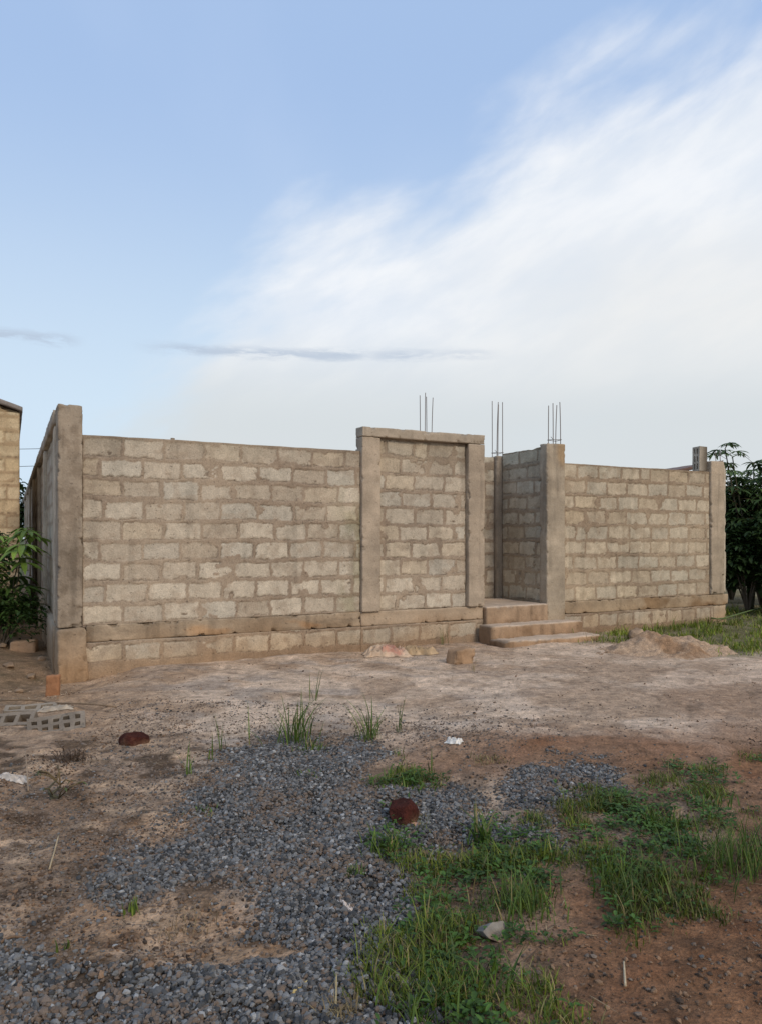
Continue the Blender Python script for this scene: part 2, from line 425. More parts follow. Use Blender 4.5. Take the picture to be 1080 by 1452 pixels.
    k = len(lo); j = np.arange(k); j2 = (j+1) % k
    S = np.stack([lo[j2], lo[j], n1+j, n1+j2], 1)
    V = np.concatenate([Pf, Pb]); col = np.concatenate([c, c[lo]*.9])
    Bk = (n1 + np.arange(k))[None, ::-1]
    if fr.d[1]*fr.n[0] - fr.d[0]*fr.n[1] < 0:
        F = F[:, ::-1]; S = S[:, ::-1]; Bk = Bk[:, ::-1]
    return mk(name, V, [F, S, Bk], M_block, parent, col)

def rough_box(name, parent, fr, a0, a1, w0, w1, z0, z1, mat=None, base=(.36, .30, .235), res=0.03, r=0.02, amp=0.012, seed=1,
              warp=None, paint=None, red=.8, label=None, loc=None, fine=.3, chipk=1.0):
    mat = mat or M_conc
    dims = np.array([a1-a0, w1-w0, z1-z0]); n = np.maximum(3, np.minimum(220, (dims/res).astype(int)))
    idx = {}
    V = []; F = []
    # grid points on the six faces, merged by index
    I = []
    def vid(key):
        i = idx.get(key)
        if i is None:
            i = len(V); idx[key] = i; V.append(key)
        return i
    for ax in range(3):
        u, v = (ax+1) % 3, (ax+2) % 3
        for side in (0, n[ax]):
            g = {}
            for i in range(n[u]+1):
                for j in range(n[v]+1):
                    k = [0, 0, 0]; k[ax] = side; k[u] = i; k[v] = j
                    g[i, j] = vid(tuple(int(q) for q in k))
            for i in range(n[u]):
                for j in range(n[v]):
                    f = (g[i, j], g[i+1, j], g[i+1, j+1], g[i, j+1])
                    F.append(f if side else f[::-1])
    K = np.array(V, float)/n
    lo = np.array([a0, w0, z0])
    p = lo + K*dims
    rr = min(r, dims.min()*.45)
    inn = np.clip(p, lo+rr, lo+dims-rr); q = p - inn; ln = np.linalg.norm(q, axis=1, keepdims=True)
    p = inn + np.where(ln > rr, q/np.maximum(ln, 1e-9)*rr, q)
    if warp is not None: p = warp(p, K)
    o = seed*13.7
    nv = np.stack([fbm(p[:, 0]*4+o, p[:, 1]*4, p[:, 2]*4, seed=seed+s, oct=4, gain=.6) for s in (0, 100, 200)], 1)
    p2 = p + nv*2*amp
    dd_ = np.sort(np.minimum(p - lo, lo + dims - p), axis=1)[:, 1]
    chip = np.maximum(fbm(p[:, 0]*9+o, p[:, 1]*9, p[:, 2]*9, seed=seed+400, oct=4, gain=.6) - .09, 0)*np.exp(-np.maximum(dd_, 0)/.035)
    ctr = lo + dims/2; cv = np.clip(ctr - p, -.06, .06)
    p2 = p2 + cv*(chip*3.6*chipk)[:, None]
    b1 = fbm(p[:, 0]*2.0+o, p[:, 1]*2.0, p[:, 2]*1.4, seed=seed+300, oct=4); b2 = fbm(p[:, 0]*11+o, p[:, 1]*11, p[:, 2]*11, seed=seed+301, oct=3)
    lay = fbm(p[:, 0]*.8+o, p[:, 1]*.8, p[:, 2]*9, seed=seed+302, oct=3); drip = fbm(p[:, 0]*9+o, p[:, 1]*9, p[:, 2]*.8, seed=seed+303, oct=3)
    c = np.array(base)[None, :]*np.array([1.02, .98, .93])*(1 + .55*b1 + fine*b2 + .28*lay)[:, None]
    c = c*(1 - .25*ss(drip, .08, .25))[:, None]
    dirt = ss(p[:, 2] + .5*b1, .55, .0)*red
    c = lerp(c, c*np.array([.95, .76, .58]), dirt)
    if paint is not None: c = paint(p, c)
    c = c*(1 - np.clip(chip*2.5*chipk, 0, .25))[:, None]
    W = fr(p2[:, 0], p2[:, 1], p2[:, 2])
    F = np.array(F)
    if fr.d[0]*fr.n[1] - fr.d[1]*fr.n[0] < 0: F = F[:, ::-1]
    ob = mk(name, W, [F], mat, parent, c, loc=loc)
    if label: ob['label'] = label
    return ob

def tube_arrays(pts, rad, sides=6):
    pts = np.asarray(pts, float); n = len(pts)
    rad = np.broadcast_to(np.asarray(rad, float), (n,))
    tg = np.gradient(pts, axis=0); tg /= np.maximum(np.linalg.norm(tg, axis=1, keepdims=True), 1e-9)
    ref = np.array([0, 0, 1.]) if abs(tg[:, 2].mean()) < .8 else np.array([1., 0, 0])
    s1 = np.cross(tg, ref); s1 /= np.maximum(np.linalg.norm(s1, axis=1, keepdims=True), 1e-9); s2 = np.cross(tg, s1)
    th = np.linspace(0, 2*np.pi, sides, endpoint=False)
    V = (pts[:, None] + rad[:, None, None]*(np.cos(th)[None, :, None]*s1[:, None] + np.sin(th)[None, :, None]*s2[:, None])).reshape(-1, 3)
    F = []
    for i in range(n-1):
        for j in range(sides):
            k = (j+1) % sides
            F.append((i*sides+j, i*sides+k, (i+1)*sides+k, (i+1)*sides+j))
    V = np.concatenate([V, pts[:1], pts[-1:]])
    T = [(n*sides, (j+1) % sides, j) for j in range(sides)] + [(n*sides+1, (n-1)*sides+j, (n-1)*sides+(j+1) % sides) for j in range(sides)]
    return V, np.array(F), np.array(T)
def tube(name, pts, rad, mat, parent=None, color=(.2, .15, .1), sides=6, loc=None):
    V, F, T = tube_arrays(pts, rad, sides)
    return mk(name, V, [F, T], mat, parent, np.zeros_like(V)+np.array(color), loc=loc)
class Acc:
    def __init__(s): s.V = []; s.Q = []; s.T = []; s.Cc = []; s.n = 0
    def add(s, V, Q=None, T=None, col=(.5, .5, .5)):
        V = np.asarray(V, float); s.V.append(V); s.Cc.append(np.zeros_like(V)+np.asarray(col))
        if Q is not None and len(Q): s.Q.append(np.asarray(Q)+s.n)
        if T is not None and len(T): s.T.append(np.asarray(T)+s.n)
        s.n += len(V)
    def tube(s, pts, rad, col, sides=5):
        V, F, T = tube_arrays(pts, rad, sides); s.add(V, F, T, col)
    def build(s, name, mat, parent=None, smooth=True, loc=None):
        P = []
        if s.Q: P.append(np.concatenate(s.Q))
        if s.T: P.append(np.concatenate(s.T))
        return mk(name, np.concatenate(s.V), P, mat, parent, np.concatenate(s.Cc), smooth, loc)

def rebars(pillar, fr, a, w, zb, zt, hw=0.075, hd=0.07, seed=0, n=4, tie=True):
    r0 = random.Random(seed)
    for i, (sa_, sw) in enumerate(((-1, 1), (1, 1), (-1, -1), (1, -1))[:n]):
        aa, ww = a + sa_*hw, w + sw*hd
        h = zt + r0.uniform(-.05, .04)
        la, lw = r0.uniform(-.025, .025), r0.uniform(-.03, .03)
        zz = np.linspace(zb-.12, h, 6); q = (zz-zb)/(h-zb)
        tube('rebar', fr(aa+la*q*q, ww+lw*q*q, zz), 0.007, M_steel, pillar)
    if tie:
        zc = zb + .06
        p = [fr(a+x, w+y, zc + e) for x, y, e in ((-hw-.012, hd+.012, 0), (hw+.012, hd+.012, .01), (hw+.012, -hd-.012, 0), (-hw-.012, -hd-.012, .01), (-hw-.012, hd+.012, .004), (-hw-.03, hd-.02, .05))]
        tube('stirrup', p, 0.005, M_steel, pillar)

# ------------------------------------------------------------------ LEFT FRONT WALL
T = empty('boundary_wall', FR.base(1.8), 'long grey block wall between the corner pillar and the framed blocked gateway', 'wall', 'block boundary walls around the plot')
def moss(a, z, c):
    g = ss(a, 3.15, 3.7)*ss(fbm(a*4, z*1.6, seed=909, oct=4), -.12, .18)*ss(z, 2.6, 1.9)
    return lerp(c, c*np.array([.70, .74, .62]), g*.8)
wall_panel('block_wall', T, FR, -.01, 3.70, .545, 2.845, .545, seed=3, grime=moss)
wall_panel('foundation_wall', T, FR, -.01, 3.70, -.30, .338, .075, seed=4, wface=.026, clean=1.5)
def crack(p, c):
    k = ss(fbm(p[:, 0]*1.4, p[:, 2]*5, seed=77, oct=4), .02, .2)
    return lerp(lerp(c, c*np.array([1.06, .86, .68]), k*.9), c*.62, ss(fbm(p[:, 0]*2.2, p[:, 2]*9, seed=79, oct=5), .04, .2)*.7)
rough_box('plinth_beam', T, FR, .025, 3.70, -.14, .024, .34, .545, res=.018, seed=6, amp=.010, r=.006, base=(.335, .27, .20), paint=crack)
pil = rough_box('corner_pillar', T, FR, -.290, -.015, -.27, .035, .525, 3.195, res=.018, seed=7, amp=.012, r=.012, base=(.30, .255, .205),
                paint=lambda p, c: lerp(c, c*np.array([.78, .76, .74]), ss(fbm(p[:, 0]*9, p[:, 2]*7, seed=78, oct=5, gain=.65), -.04, .12)))
def flare(p, K):
    s = 1 - K[:, 2]
    p = p.copy(); p[:, 1] += (K[:, 1])*s*.05; p[:, 0] += s*.05*(K[:, 0]); return p
rough_box('pillar_base', T, FR, -.30, .02, -.26, .06, -.40, .52, res=.018, seed=9, amp=.03, r=.04, base=(.30, .235, .17), warp=flare)

# ------------------------------------------------------------------ SIDE WALL
e = np.array([-.438, .899]); e /= np.linalg.norm(e); en = np.array([-e[1], e[0]])
SO = np.array(FR.base(-.290, -.28)[:2])
SF = Frame(SO, e, en)
SL = 24.0
T = empty('boundary_wall', SF.base(0.3), 'long side wall running back from the corner pillar, with a row of upright ribs', 'wall', 'block boundary walls around the plot')
wall_panel('block_wall', T, SF, 0.0, SL, .545, 2.98, .545, seed=13, res=.05, wface=-.035)
rough_box('plinth_beam', T, SF, 0, SL, -.25, .03, -.35, .54, seed=14, res=.10, amp=.015, base=(.34, .28, .215))
rough_box('coping', T, SF, 0, SL, -.26, .035, 2.985, 3.17, seed=15, res=.10, amp=.012, base=(.34, .30, .25))
for i, s in enumerate((0.02, 3.0, 6.0, 9.4, 13.0, 16.5, 20.2)):
    rough_box('rib', T, SF, s, s+(.42 if i == 0 else .30), -.12, .022 if i else .01, .545, 2.98, seed=20+i, res=.06, amp=.008, base=(.46, .40, .32))

# ------------------------------------------------------------------ BLOCKED GATEWAY
T = empty('gateway', FR.base(4.75), 'gateway filled in with blocks inside a plain raised concrete frame, left of the steps', 'gateway')
wall_panel('infill_wall', T, FR, 4.0, 5.5, .545, 3.05, .545, rowh=.2505, seed=31, wface=-.01, phase=.13, res=.0125)
wall_panel('foundation_wall', T, FR, 3.70, 5.80, -.30, .338, .075, seed=32, clean=4.0, wface=.030)
rough_box('plinth_beam', T, FR, 3.703, 5.80, -.14, .030, .34, .543, res=.018, seed=33, base=(.37, .295, .22), amp=.010, r=.006)
rough_box('frame_post', T, FR, 3.705, 3.995, -.15, .065, .546, 3.045, res=.018, seed=34, base=(.375, .315, .25), r=.005, amp=.008)
rough_box('frame_post', T, FR, 5.505, 5.80, -.15, .075, .546, 3.045, res=.018, seed=35, base=(.375, .315, .25), r=.005, amp=.008)
rough_box('lintel', T, FR, 3.703, 5.802, -.15, .079, 3.05, 3.19, res=.018, seed=36, base=(.365, .315, .255), r=.005, amp=.008)

# ------------------------------------------------------------------ ENTRANCE RECESS
T = empty('porch_wall', FR.base(6.4, -1.3), 'recessed entrance bay of shaded blocks behind the steps, with steel bars rising from its pillars', 'wall')
BK = Frame(FR.base(5.6, -1.31)[:2], D, NN)
wall_panel('back_wall', T, BK, .0, 1.38, .40, 3.04, .545, seed=41, res=.0150)
RT = Frame(FR.base(7.10, -.06)[:2], -NN, -D)
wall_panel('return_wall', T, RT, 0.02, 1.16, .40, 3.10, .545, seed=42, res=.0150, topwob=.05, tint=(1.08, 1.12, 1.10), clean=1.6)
LT = Frame(FR.base(5.64, -.16)[:2], -NN, D)
wall_panel('return_wall', T, LT, 0.0, 1.0, .40, 3.05, .545, seed=43, res=.04)
p1 = rough_box('pillar', T, FR, 6.985, 7.24, -1.47, -1.235, .2, 3.06, seed=44, base=(.31, .265, .215))
rebars(p1, FR, 7.09, -1.36, 3.06, 4.06, .062, .07, seed=1)
p2 = rough_box('pillar', T, FR, 5.44, 5.68, -1.45, -1.2, .2, 3.04, seed=45, base=(.31, .265, .215), res=.06)
rebars(p2, FR, 5.585, -1.33, 3.04, 4.02, .065, .08, seed=2)
def cold(p, c): return lerp(c, c*np.array([1.12, .92, .68]), ss(p[:, 0], 7.2, 7.3)*ss(p[:, 2] + .3*fbm(p[:, 0]*5, p[:, 2]*5, seed=5), 2.7, 2.95)*.7)
p3 = rough_box('pillar', T, FR, 7.035, 7.42, -.13, .065, -.15, 3.15, res=.018, seed=46, base=(.355, .305, .24), amp=.016, r=.02, paint=cold)
rebars(p3, FR, 7.27, -.03, 3.15, 3.84, .078, .06, seed=3)

# ------------------------------------------------------------------ RIGHT FRONT WALL
T = empty('boundary_wall', FR.base(9.2), 'grey block wall right of the steps, ending at a plain pillar by the trees', 'wall', 'block boundary walls around the plot')
wall_panel('block_wall', T, FR, 7.425, 10.94, .545, 2.84, .545, seed=51, phase=.2, tint=(1.0, .97, .91), res=.0145)
wall_panel('foundation_wall', T, FR, 7.425, 11.02, -.30, .338, .075, seed=52, blk=(.40,), clean=1.4, wface=.026)
def wet(p, c):
    k = ss(fbm(p[:, 0]*1.7, p[:, 2]*3, seed=87, oct=4), .0, .16)
    return lerp(c, c*np.array([.62, .52, .42]), k*.9)
rough_box('plinth_beam', T, FR, 7.425, 11.42, -.14, .032, .34, .543, res=.018, seed=53, base=(.34, .265, .185), paint=wet, amp=.010, r=.006)
pe = rough_box('end_pillar', T, FR, 10.945, 11.30, -.17, .05, .548, 3.04, res=.018, seed=54, base=(.40, .335, .26), r=.02)
rebars(pe, FR, 11.2, -.06, 3.04, 3.27, .06, .05, seed=4, n=2, tie=False)
rough_box('end_post', T, FR, 11.305, 11.40, -.17, .01, .548, 2.98, seed=55, base=(.42, .37, .30), r=.02)
rough_box('pillar_base', T, FR, 11.03, 11.38, -.16, .03, -.30, .336, seed=56, base=(.43, .37, .29))
# right-hand return of the plot, running back behind the end pillar
T = empty('boundary_wall', FR.base(11.2, -6), 'far side wall hidden behind the right end pillar', 'wall', 'block boundary walls around the plot')
RS = Frame(FR.base(11.30, -.18)[:2], -NN, D)
wall_panel('block_wall', T, RS, 0, 14, -.2, 2.84, .03, seed=57, res=.07)

# ------------------------------------------------------------------ STEPS
T = empty('entrance_steps', FR.base(6.5, .4), 'three dusty concrete steps leading up to the recessed entrance', 'steps')
def worn_shaded_for(z1):
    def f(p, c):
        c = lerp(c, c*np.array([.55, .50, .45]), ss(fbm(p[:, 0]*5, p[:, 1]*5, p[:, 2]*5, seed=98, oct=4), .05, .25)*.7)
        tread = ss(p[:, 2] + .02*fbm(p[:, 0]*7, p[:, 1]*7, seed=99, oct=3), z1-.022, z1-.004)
        c = lerp(c*np.array([.80, .76, .72]), np.array([.52, .415, .32])*(1+.5*fbm(p[:, 0]*3, p[:, 1]*6, seed=97, oct=4))[:, None], tread*.85)  # dust on treads, plus lit-top and shaded-riser contrast painted into the colour
        return lerp(c, c*.55, ss(p[:, 0], 5.76, 5.68)*.8)  # shade of the left end faces painted into the colour
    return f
sb = (.44, .34, .25)
rough_box('landing', T, FR, 5.81, 7.03, -1.22, .10, .0, .537, seed=61, base=sb, amp=.012, r=.02, paint=worn_shaded_for(.537), red=.4, res=.025)
rough_box('step', T, FR, 5.67, 7.46, .105, .43, -.15, .275, seed=62, base=sb, amp=.014, r=.022, paint=worn_shaded_for(.275), red=.4, res=.025)
rough_box('step', T, FR, 5.63, 7.49, .435, .82, -.2, .095, seed=63, base=sb, amp=.02, r=.03, paint=worn_shaded_for(.095), red=.4, res=.025)

# ------------------------------------------------------------------ hollow blocks
def hollow_block(name, centre, ax, up, label, L_=.45, H_=.2, Dp=.2, rows=2, cells=5, base=(.20, .165, .13), seed=1, group=None, wall=.036):
    """open cells on the face whose normal is `up`; long axis `ax`"""
    ax = np.array(ax, float); ax /= np.linalg.norm(ax); up = np.array(up, float); up -= ax*up.dot(ax); up /= np.linalg.norm(up)
    sv = np.cross(up, ax)
    r0 = np.random.default_rng(seed)
    xs = [-L_/2]; cw = (L_ - wall*(cells+1))/cells
    for i in range(cells): xs += [xs[-1]+wall, xs[-1]+wall+cw]
    xs.append(L_/2)
    ys = [-H_/2]; ch = (H_ - wall*(rows+1))/rows
    for i in range(rows): ys += [ys[-1]+wall, ys[-1]+wall+ch]
    ys.append(H_/2)
    nX, nY = len(xs), len(ys)
    V = []; F = []
    def P(x, y, z): V.append((x, y, z)); return len(V)-1
    top = [[P(x, y, 0) for x in xs] for y in ys]
    bot = [[P(x, y, -Dp*.85) for x in xs] for y in ys]
    for j in range(nY-1):
        for i in range(nX-1):
            a = (top[j][i], top[j][i+1], top[j+1][i+1], top[j+1][i]); b = (bot[j][i], bot[j][i+1], bot[j+1][i+1], bot[j+1][i])
            if i % 2 and j % 2:
                for k in range(4): F.append((a[(k+1) % 4], a[k], b[k], b[(k+1) % 4])[::-1])
                F.append(b)
            else: F.append(a)
    base_ = [P(x, y, -Dp) for x, y in ((xs[0], ys[0]), (xs[-1], ys[0]), (xs[-1], ys[-1]), (xs[0], ys[-1]))]
    cor = [top[0][0], top[0][-1], top[-1][-1], top[-1][0]]
    rim = [[top[0][i] for i in range(nX)], [top[j][-1] for j in range(nY)], [top[-1][i] for i in range(nX-1, -1, -1)], [top[j][0] for j in range(nY-1, -1, -1)]]
    polys = {}
    for k in range(4):
        f = list(reversed(rim[k])) + [base_[k], base_[(k+1) % 4]]
        polys.setdefault(len(f), []).append(f)
    V = np.array(V)
    V += (np.stack([fbm(V[:, 0]*14, V[:, 1]*14, V[:, 2]*14, seed=seed+s, oct=2) for s in (0, 9, 18)], 1))*.022
    W = np.array(centre) + V[:, :1]*ax + V[:, 1:2]*sv + V[:, 2:]*up
    col = np.array(base)*(1+.6*fbm(V[:, 0]*9, V[:, 1]*9, V[:, 2]*9, seed=seed, oct=3))[:, None]
    deep = V[:, 2] < -Dp*.5; col[deep] *= np.array([.22, .2, .18])  # dark earth in the cells, with their depth shade painted into the colour
    PL = [np.array(F), np.array([base_[::-1]])] + [np.array(v) for v in polys.values()]
    o = mk(name, W, PL, M_conc, None, col, smooth=False)
    return tag(o, label, 'block', group)
BG = 'hollow concrete blocks lying about'
c_ = at(80, 1032); hollow_block('hollow_block', c_ + [0, 0, .045], (1, .42, .08), (-.05, -.62, .80), 'half buried hollow block with two rows of dark cells beside the gravel', seed=2, group=BG)
c_ = at(10, 1026); hollow_block('hollow_block', c_ + [0.02, 0, .05], (1, .1, .05), (.1, -.6, .80), 'broken hollow block with large cells at the left edge of the photo', rows=1, cells=3, L_=.40, H_=.15, seed=5, group=BG)
c_ = at(40, 1008); hollow_block('hollow_block', c_ + [0, 0.05, .03], (1, .3, .0), (0, -.25, .97), 'pale hollow block lying flat behind the half buried one', rows=1, cells=3, H_=.15, seed=8, group=BG, base=(.27, .225, .175))
bx_ = FR(10.76, -.05, 2.85)
hollow_block('hollow_block', FR(10.66, -.06, 3.07), (0, 0, 1), (-D[0], -D[1], 0), 'hollow block stood on end on top of the right wall beside the end pillar', rows=2, cells=3, H_=.16, Dp=.2, seed=11, group=BG, base=(.40, .35, .28))

# ------------------------------------------------------------------ stones, clods and rubble
def ico(sub=3):
    t = (1+5**.5)/2
    v = np.array([(-1, t, 0), (1, t, 0), (-1, -t, 0), (1, -t, 0), (0, -1, t), (0, 1, t), (0, -1, -t), (0, 1, -t), (t, 0, -1), (t, 0, 1), (-t, 0, -1), (-t, 0, 1)], float)
    f = np.array([(0, 11, 5), (0, 5, 1), (0, 1, 7), (0, 7, 10), (0, 10, 11), (1, 5, 9), (5, 11, 4), (11, 10, 2), (10, 7, 6), (7, 1, 8), (3, 9, 4), (3, 4, 2), (3, 2, 6), (3, 6, 8), (3, 8, 9), (4, 9, 5), (2, 4, 11), (6, 2, 10), (8, 6, 7), (9, 8, 1)])
    v /= np.linalg.norm(v[0])
    for _ in range(sub):
        mid = {}; v = list(v); nf = []
        def m(a, b):
            k = (min(a, b), max(a, b))
            if k not in mid:
                p = (np.array(v[a])+np.array(v[b])); mid[k] = len(v); v.append(p/np.linalg.norm(p))
            return mid[k]
        for a, b, c in f:
            x, y, z = m(a, b), m(b, c), m(c, a); nf += [(a, x, z), (b, y, x), (c, z, y), (x, y, z)]
        v = np.array(v); f = np.array(nf)
    return v, f
IV, IF = ico()
I0, I0F = ico(0)
def rock(name, pos, size, base, label, cat='stone', seed=1, cuts=9, rough=.12, sink=.25, group=None, rz=0, mat=None, smooth=True, dmin=.62, dusty=.8):
    r0 = np.random.default_rng(seed)
    V = IV.copy()
    for _ in range(cuts):
        n = r0.normal(size=3); n /= np.linalg.norm(n); d = r0.uniform(dmin, dmin+.28)
        k = V @ n; V = V - np.maximum(k-d, 0)[:, None]*n
    V = V*(1+rough*2*fbm(V[:, 0]*2.2+seed, V[:, 1]*2.2, V[:, 2]*2.2, seed=seed, oct=4))[:, None]
    V = V*np.array(size)/2
    cz, sz = math.cos(rz), math.sin(rz); V = V @ np.array([[cz, sz, 0], [-sz, cz, 0], [0, 0, 1]])
    V[:, 2] += size[2]*(.5-sink)
    col = np.array(base)*(1+.9*fbm(V[:, 0]*14, V[:, 1]*14, V[:, 2]*14, seed=seed+4, oct=4))[:, None]
    dust = ss(V[:, 2] + size[2]*.9*fbm(V[:, 0]*18, V[:, 1]*18, V[:, 2]*18, seed=seed+9, oct=4), size[2]*.45, -.05*size[2])
    col = lerp(col, [.30, .20, .125], dust*dusty)
    o = mk(name, V+np.array(pos), [IF], mat or M_conc, None, col, smooth)
    return tag(o, label, cat, group)
def box_lump(name, px, py, dims, rz, tilt, base, label, cat, seed, r=.02, amp=.012, sink=.05, dy=0, group=None):
    p = at(px, py) + [0, dy, 0]; f = Frame(p[:2], (math.cos(rz), math.sin(rz)), (math.sin(rz), -math.cos(rz)))
    def wp(q, K):
        q = q.copy(); z = q[:, 2] - p[2]; q[:, 0] += z*tilt; q[:, 2] += q[:, 0]*tilt*.7; return q
    o = rough_box(name, None, f, -dims[0]/2, dims[0]/2, -dims[1]/2, dims[1]/2, p[2]-sink, p[2]-sink+dims[2], seed=seed, base=base, res=.015, r=r, amp=amp, warp=wp, red=.3)
    return tag(o, label, cat, group)
LG = 'dark red laterite boulders'
rock('laterite_boulder', at(190, 1051), (.235, .2, .15), (.058, .016, .011), 'low dark red boulder near the half buried hollow block', seed=3, cuts=7, rough=.13, sink=.36, group=LG, dusty=.3, rz=.2, mat=M_ground)
rock('laterite_boulder', at(570, 1166), (.19, .2, .19), (.060, .016, .011), 'round dark red boulder between the gravel and the grass', seed=4, cuts=7, rough=.12, sink=.30, group=LG, dusty=.25, mat=M_ground)
rock('stone', at(587, 1172)+[0, -.02, 0], (.085, .06, .04), (.42, .24, .16), 'small pinkish stone in front of the round dark red boulder', seed=6)
rock('stone', at(700, 1328), (.16, .13, .115), (.27, .245, .21), 'pale grey angular stone lying in the grass', seed=23, cuts=11, rough=.07, sink=.3, smooth=False, dmin=.42)
box_lump('concrete_lump', 652, 940, (.30, .24, .22), .5, .12, (.34, .24, .16), 'brown broken concrete lump on the ground left of the steps', 'rubble', 8, .035, .03, .04)
rock('earth_clod', at(903, 908), (.26, .2, .24), (.33, .235, .16), 'upright brown clod beside the sand heap', 'clod', seed=9, cuts=8, rough=.2, sink=.2)
box_lump('brick', 73, 984, (.13, .09, .31), .15, .03, (.34, .18, .10), 'orange brick standing against the foot of the corner pillar', 'brick', 10, .012, .01, .10, .03)
box_lump('concrete_lump', 33, 925, (.34, .22, .21), .25, .10, (.30, .215, .15), 'squarish brown lump under the leafy shrub at the left edge', 'rubble', 12, .03, .02, .05)
rock('stone', at(197, 1219)+[0, 0, 0], (.05, .04, .03), (.24, .2, .16), 'small brown stone in the left dirt patch', seed=13)
rock('stone', at(672, 1012), (.035, .03, .03), (.05, .04, .035), 'tiny black stone on the pale dust in front of the gateway', seed=14)
rock('stone', at(615, 1168), (.03, .025, .02), (.55, .52, .47), 'tiny white stone right of the round dark red boulder', seed=15)
rock('stone', at(446, 1325), (.034, .028, .026), (.42, .41, .40), 'light grey stone at the edge of the bare sand in the gravel', seed=16)
rock('stone', at(742, 1242), (.03, .024, .02), (.5, .48, .43), 'small pale stone in grass above the angular stone', seed=17)

for i, (px_, py_, sz_) in enumerate(((12, 948, .16), (45, 952, .13), (58, 938, .15), (28, 968, .11), (66, 920, .14), (5, 925, .15))):
    rock('stone', at(px_, py_), (sz_, sz_*.8, sz_*.6), (.24, .17, .115), 'one of the brown rubble stones in the dirt beside the side wall', seed=40+i, cuts=12, rough=.1, group='rubble stones beside the side wall', rz=i)

# sand heap beside the right wall
n_ = 90
U, Vv = np.meshgrid(np.linspace(-1.25, 1.25, n_), np.linspace(-1.25, 1.25, n_))
hc = np.array([4.05, 10.75])
hx_ = hc[0] + U.ravel()*1.10; hy_ = hc[1] + Vv.ravel()*.70
rr_ = np.hypot(U, Vv).ravel()*(1 + .5*fbm(U.ravel()*1.6, Vv.ravel()*1.6, seed=61, oct=3))
hh = .27*(ss(rr_, 1.1, .0)**1.0)*(1+1.9*fbm(hx_*3, hy_*3, seed=62, oct=5)) + .09*fbm(hx_*9, hy_*9, seed=63, oct=4)*ss(rr_, 1.2, .8) - .03
hcol = lerp(np.array([.43, .30, .20]), [.31, .19, .11], ss(fbm(hx_*3, hy_*3, seed=64, oct=4), -.02, .2))*(1+.5*fbm(hx_*18, hy_*18, seed=65, oct=3))[:, None]
i0 = (np.arange(n_-1)[:, None]*n_ + np.arange(n_-1)[None, :]).ravel()
o = mk('sand_heap', np.stack([hx_, hy_, gz(hx_, hy_)+hh], 1), [np.stack([i0, i0+1, i0+n_+1, i0+n_], 1)], M_ground, None, hcol)
tag(o, 'low heap of reddish sand in front of the right wall', 'sand heap')

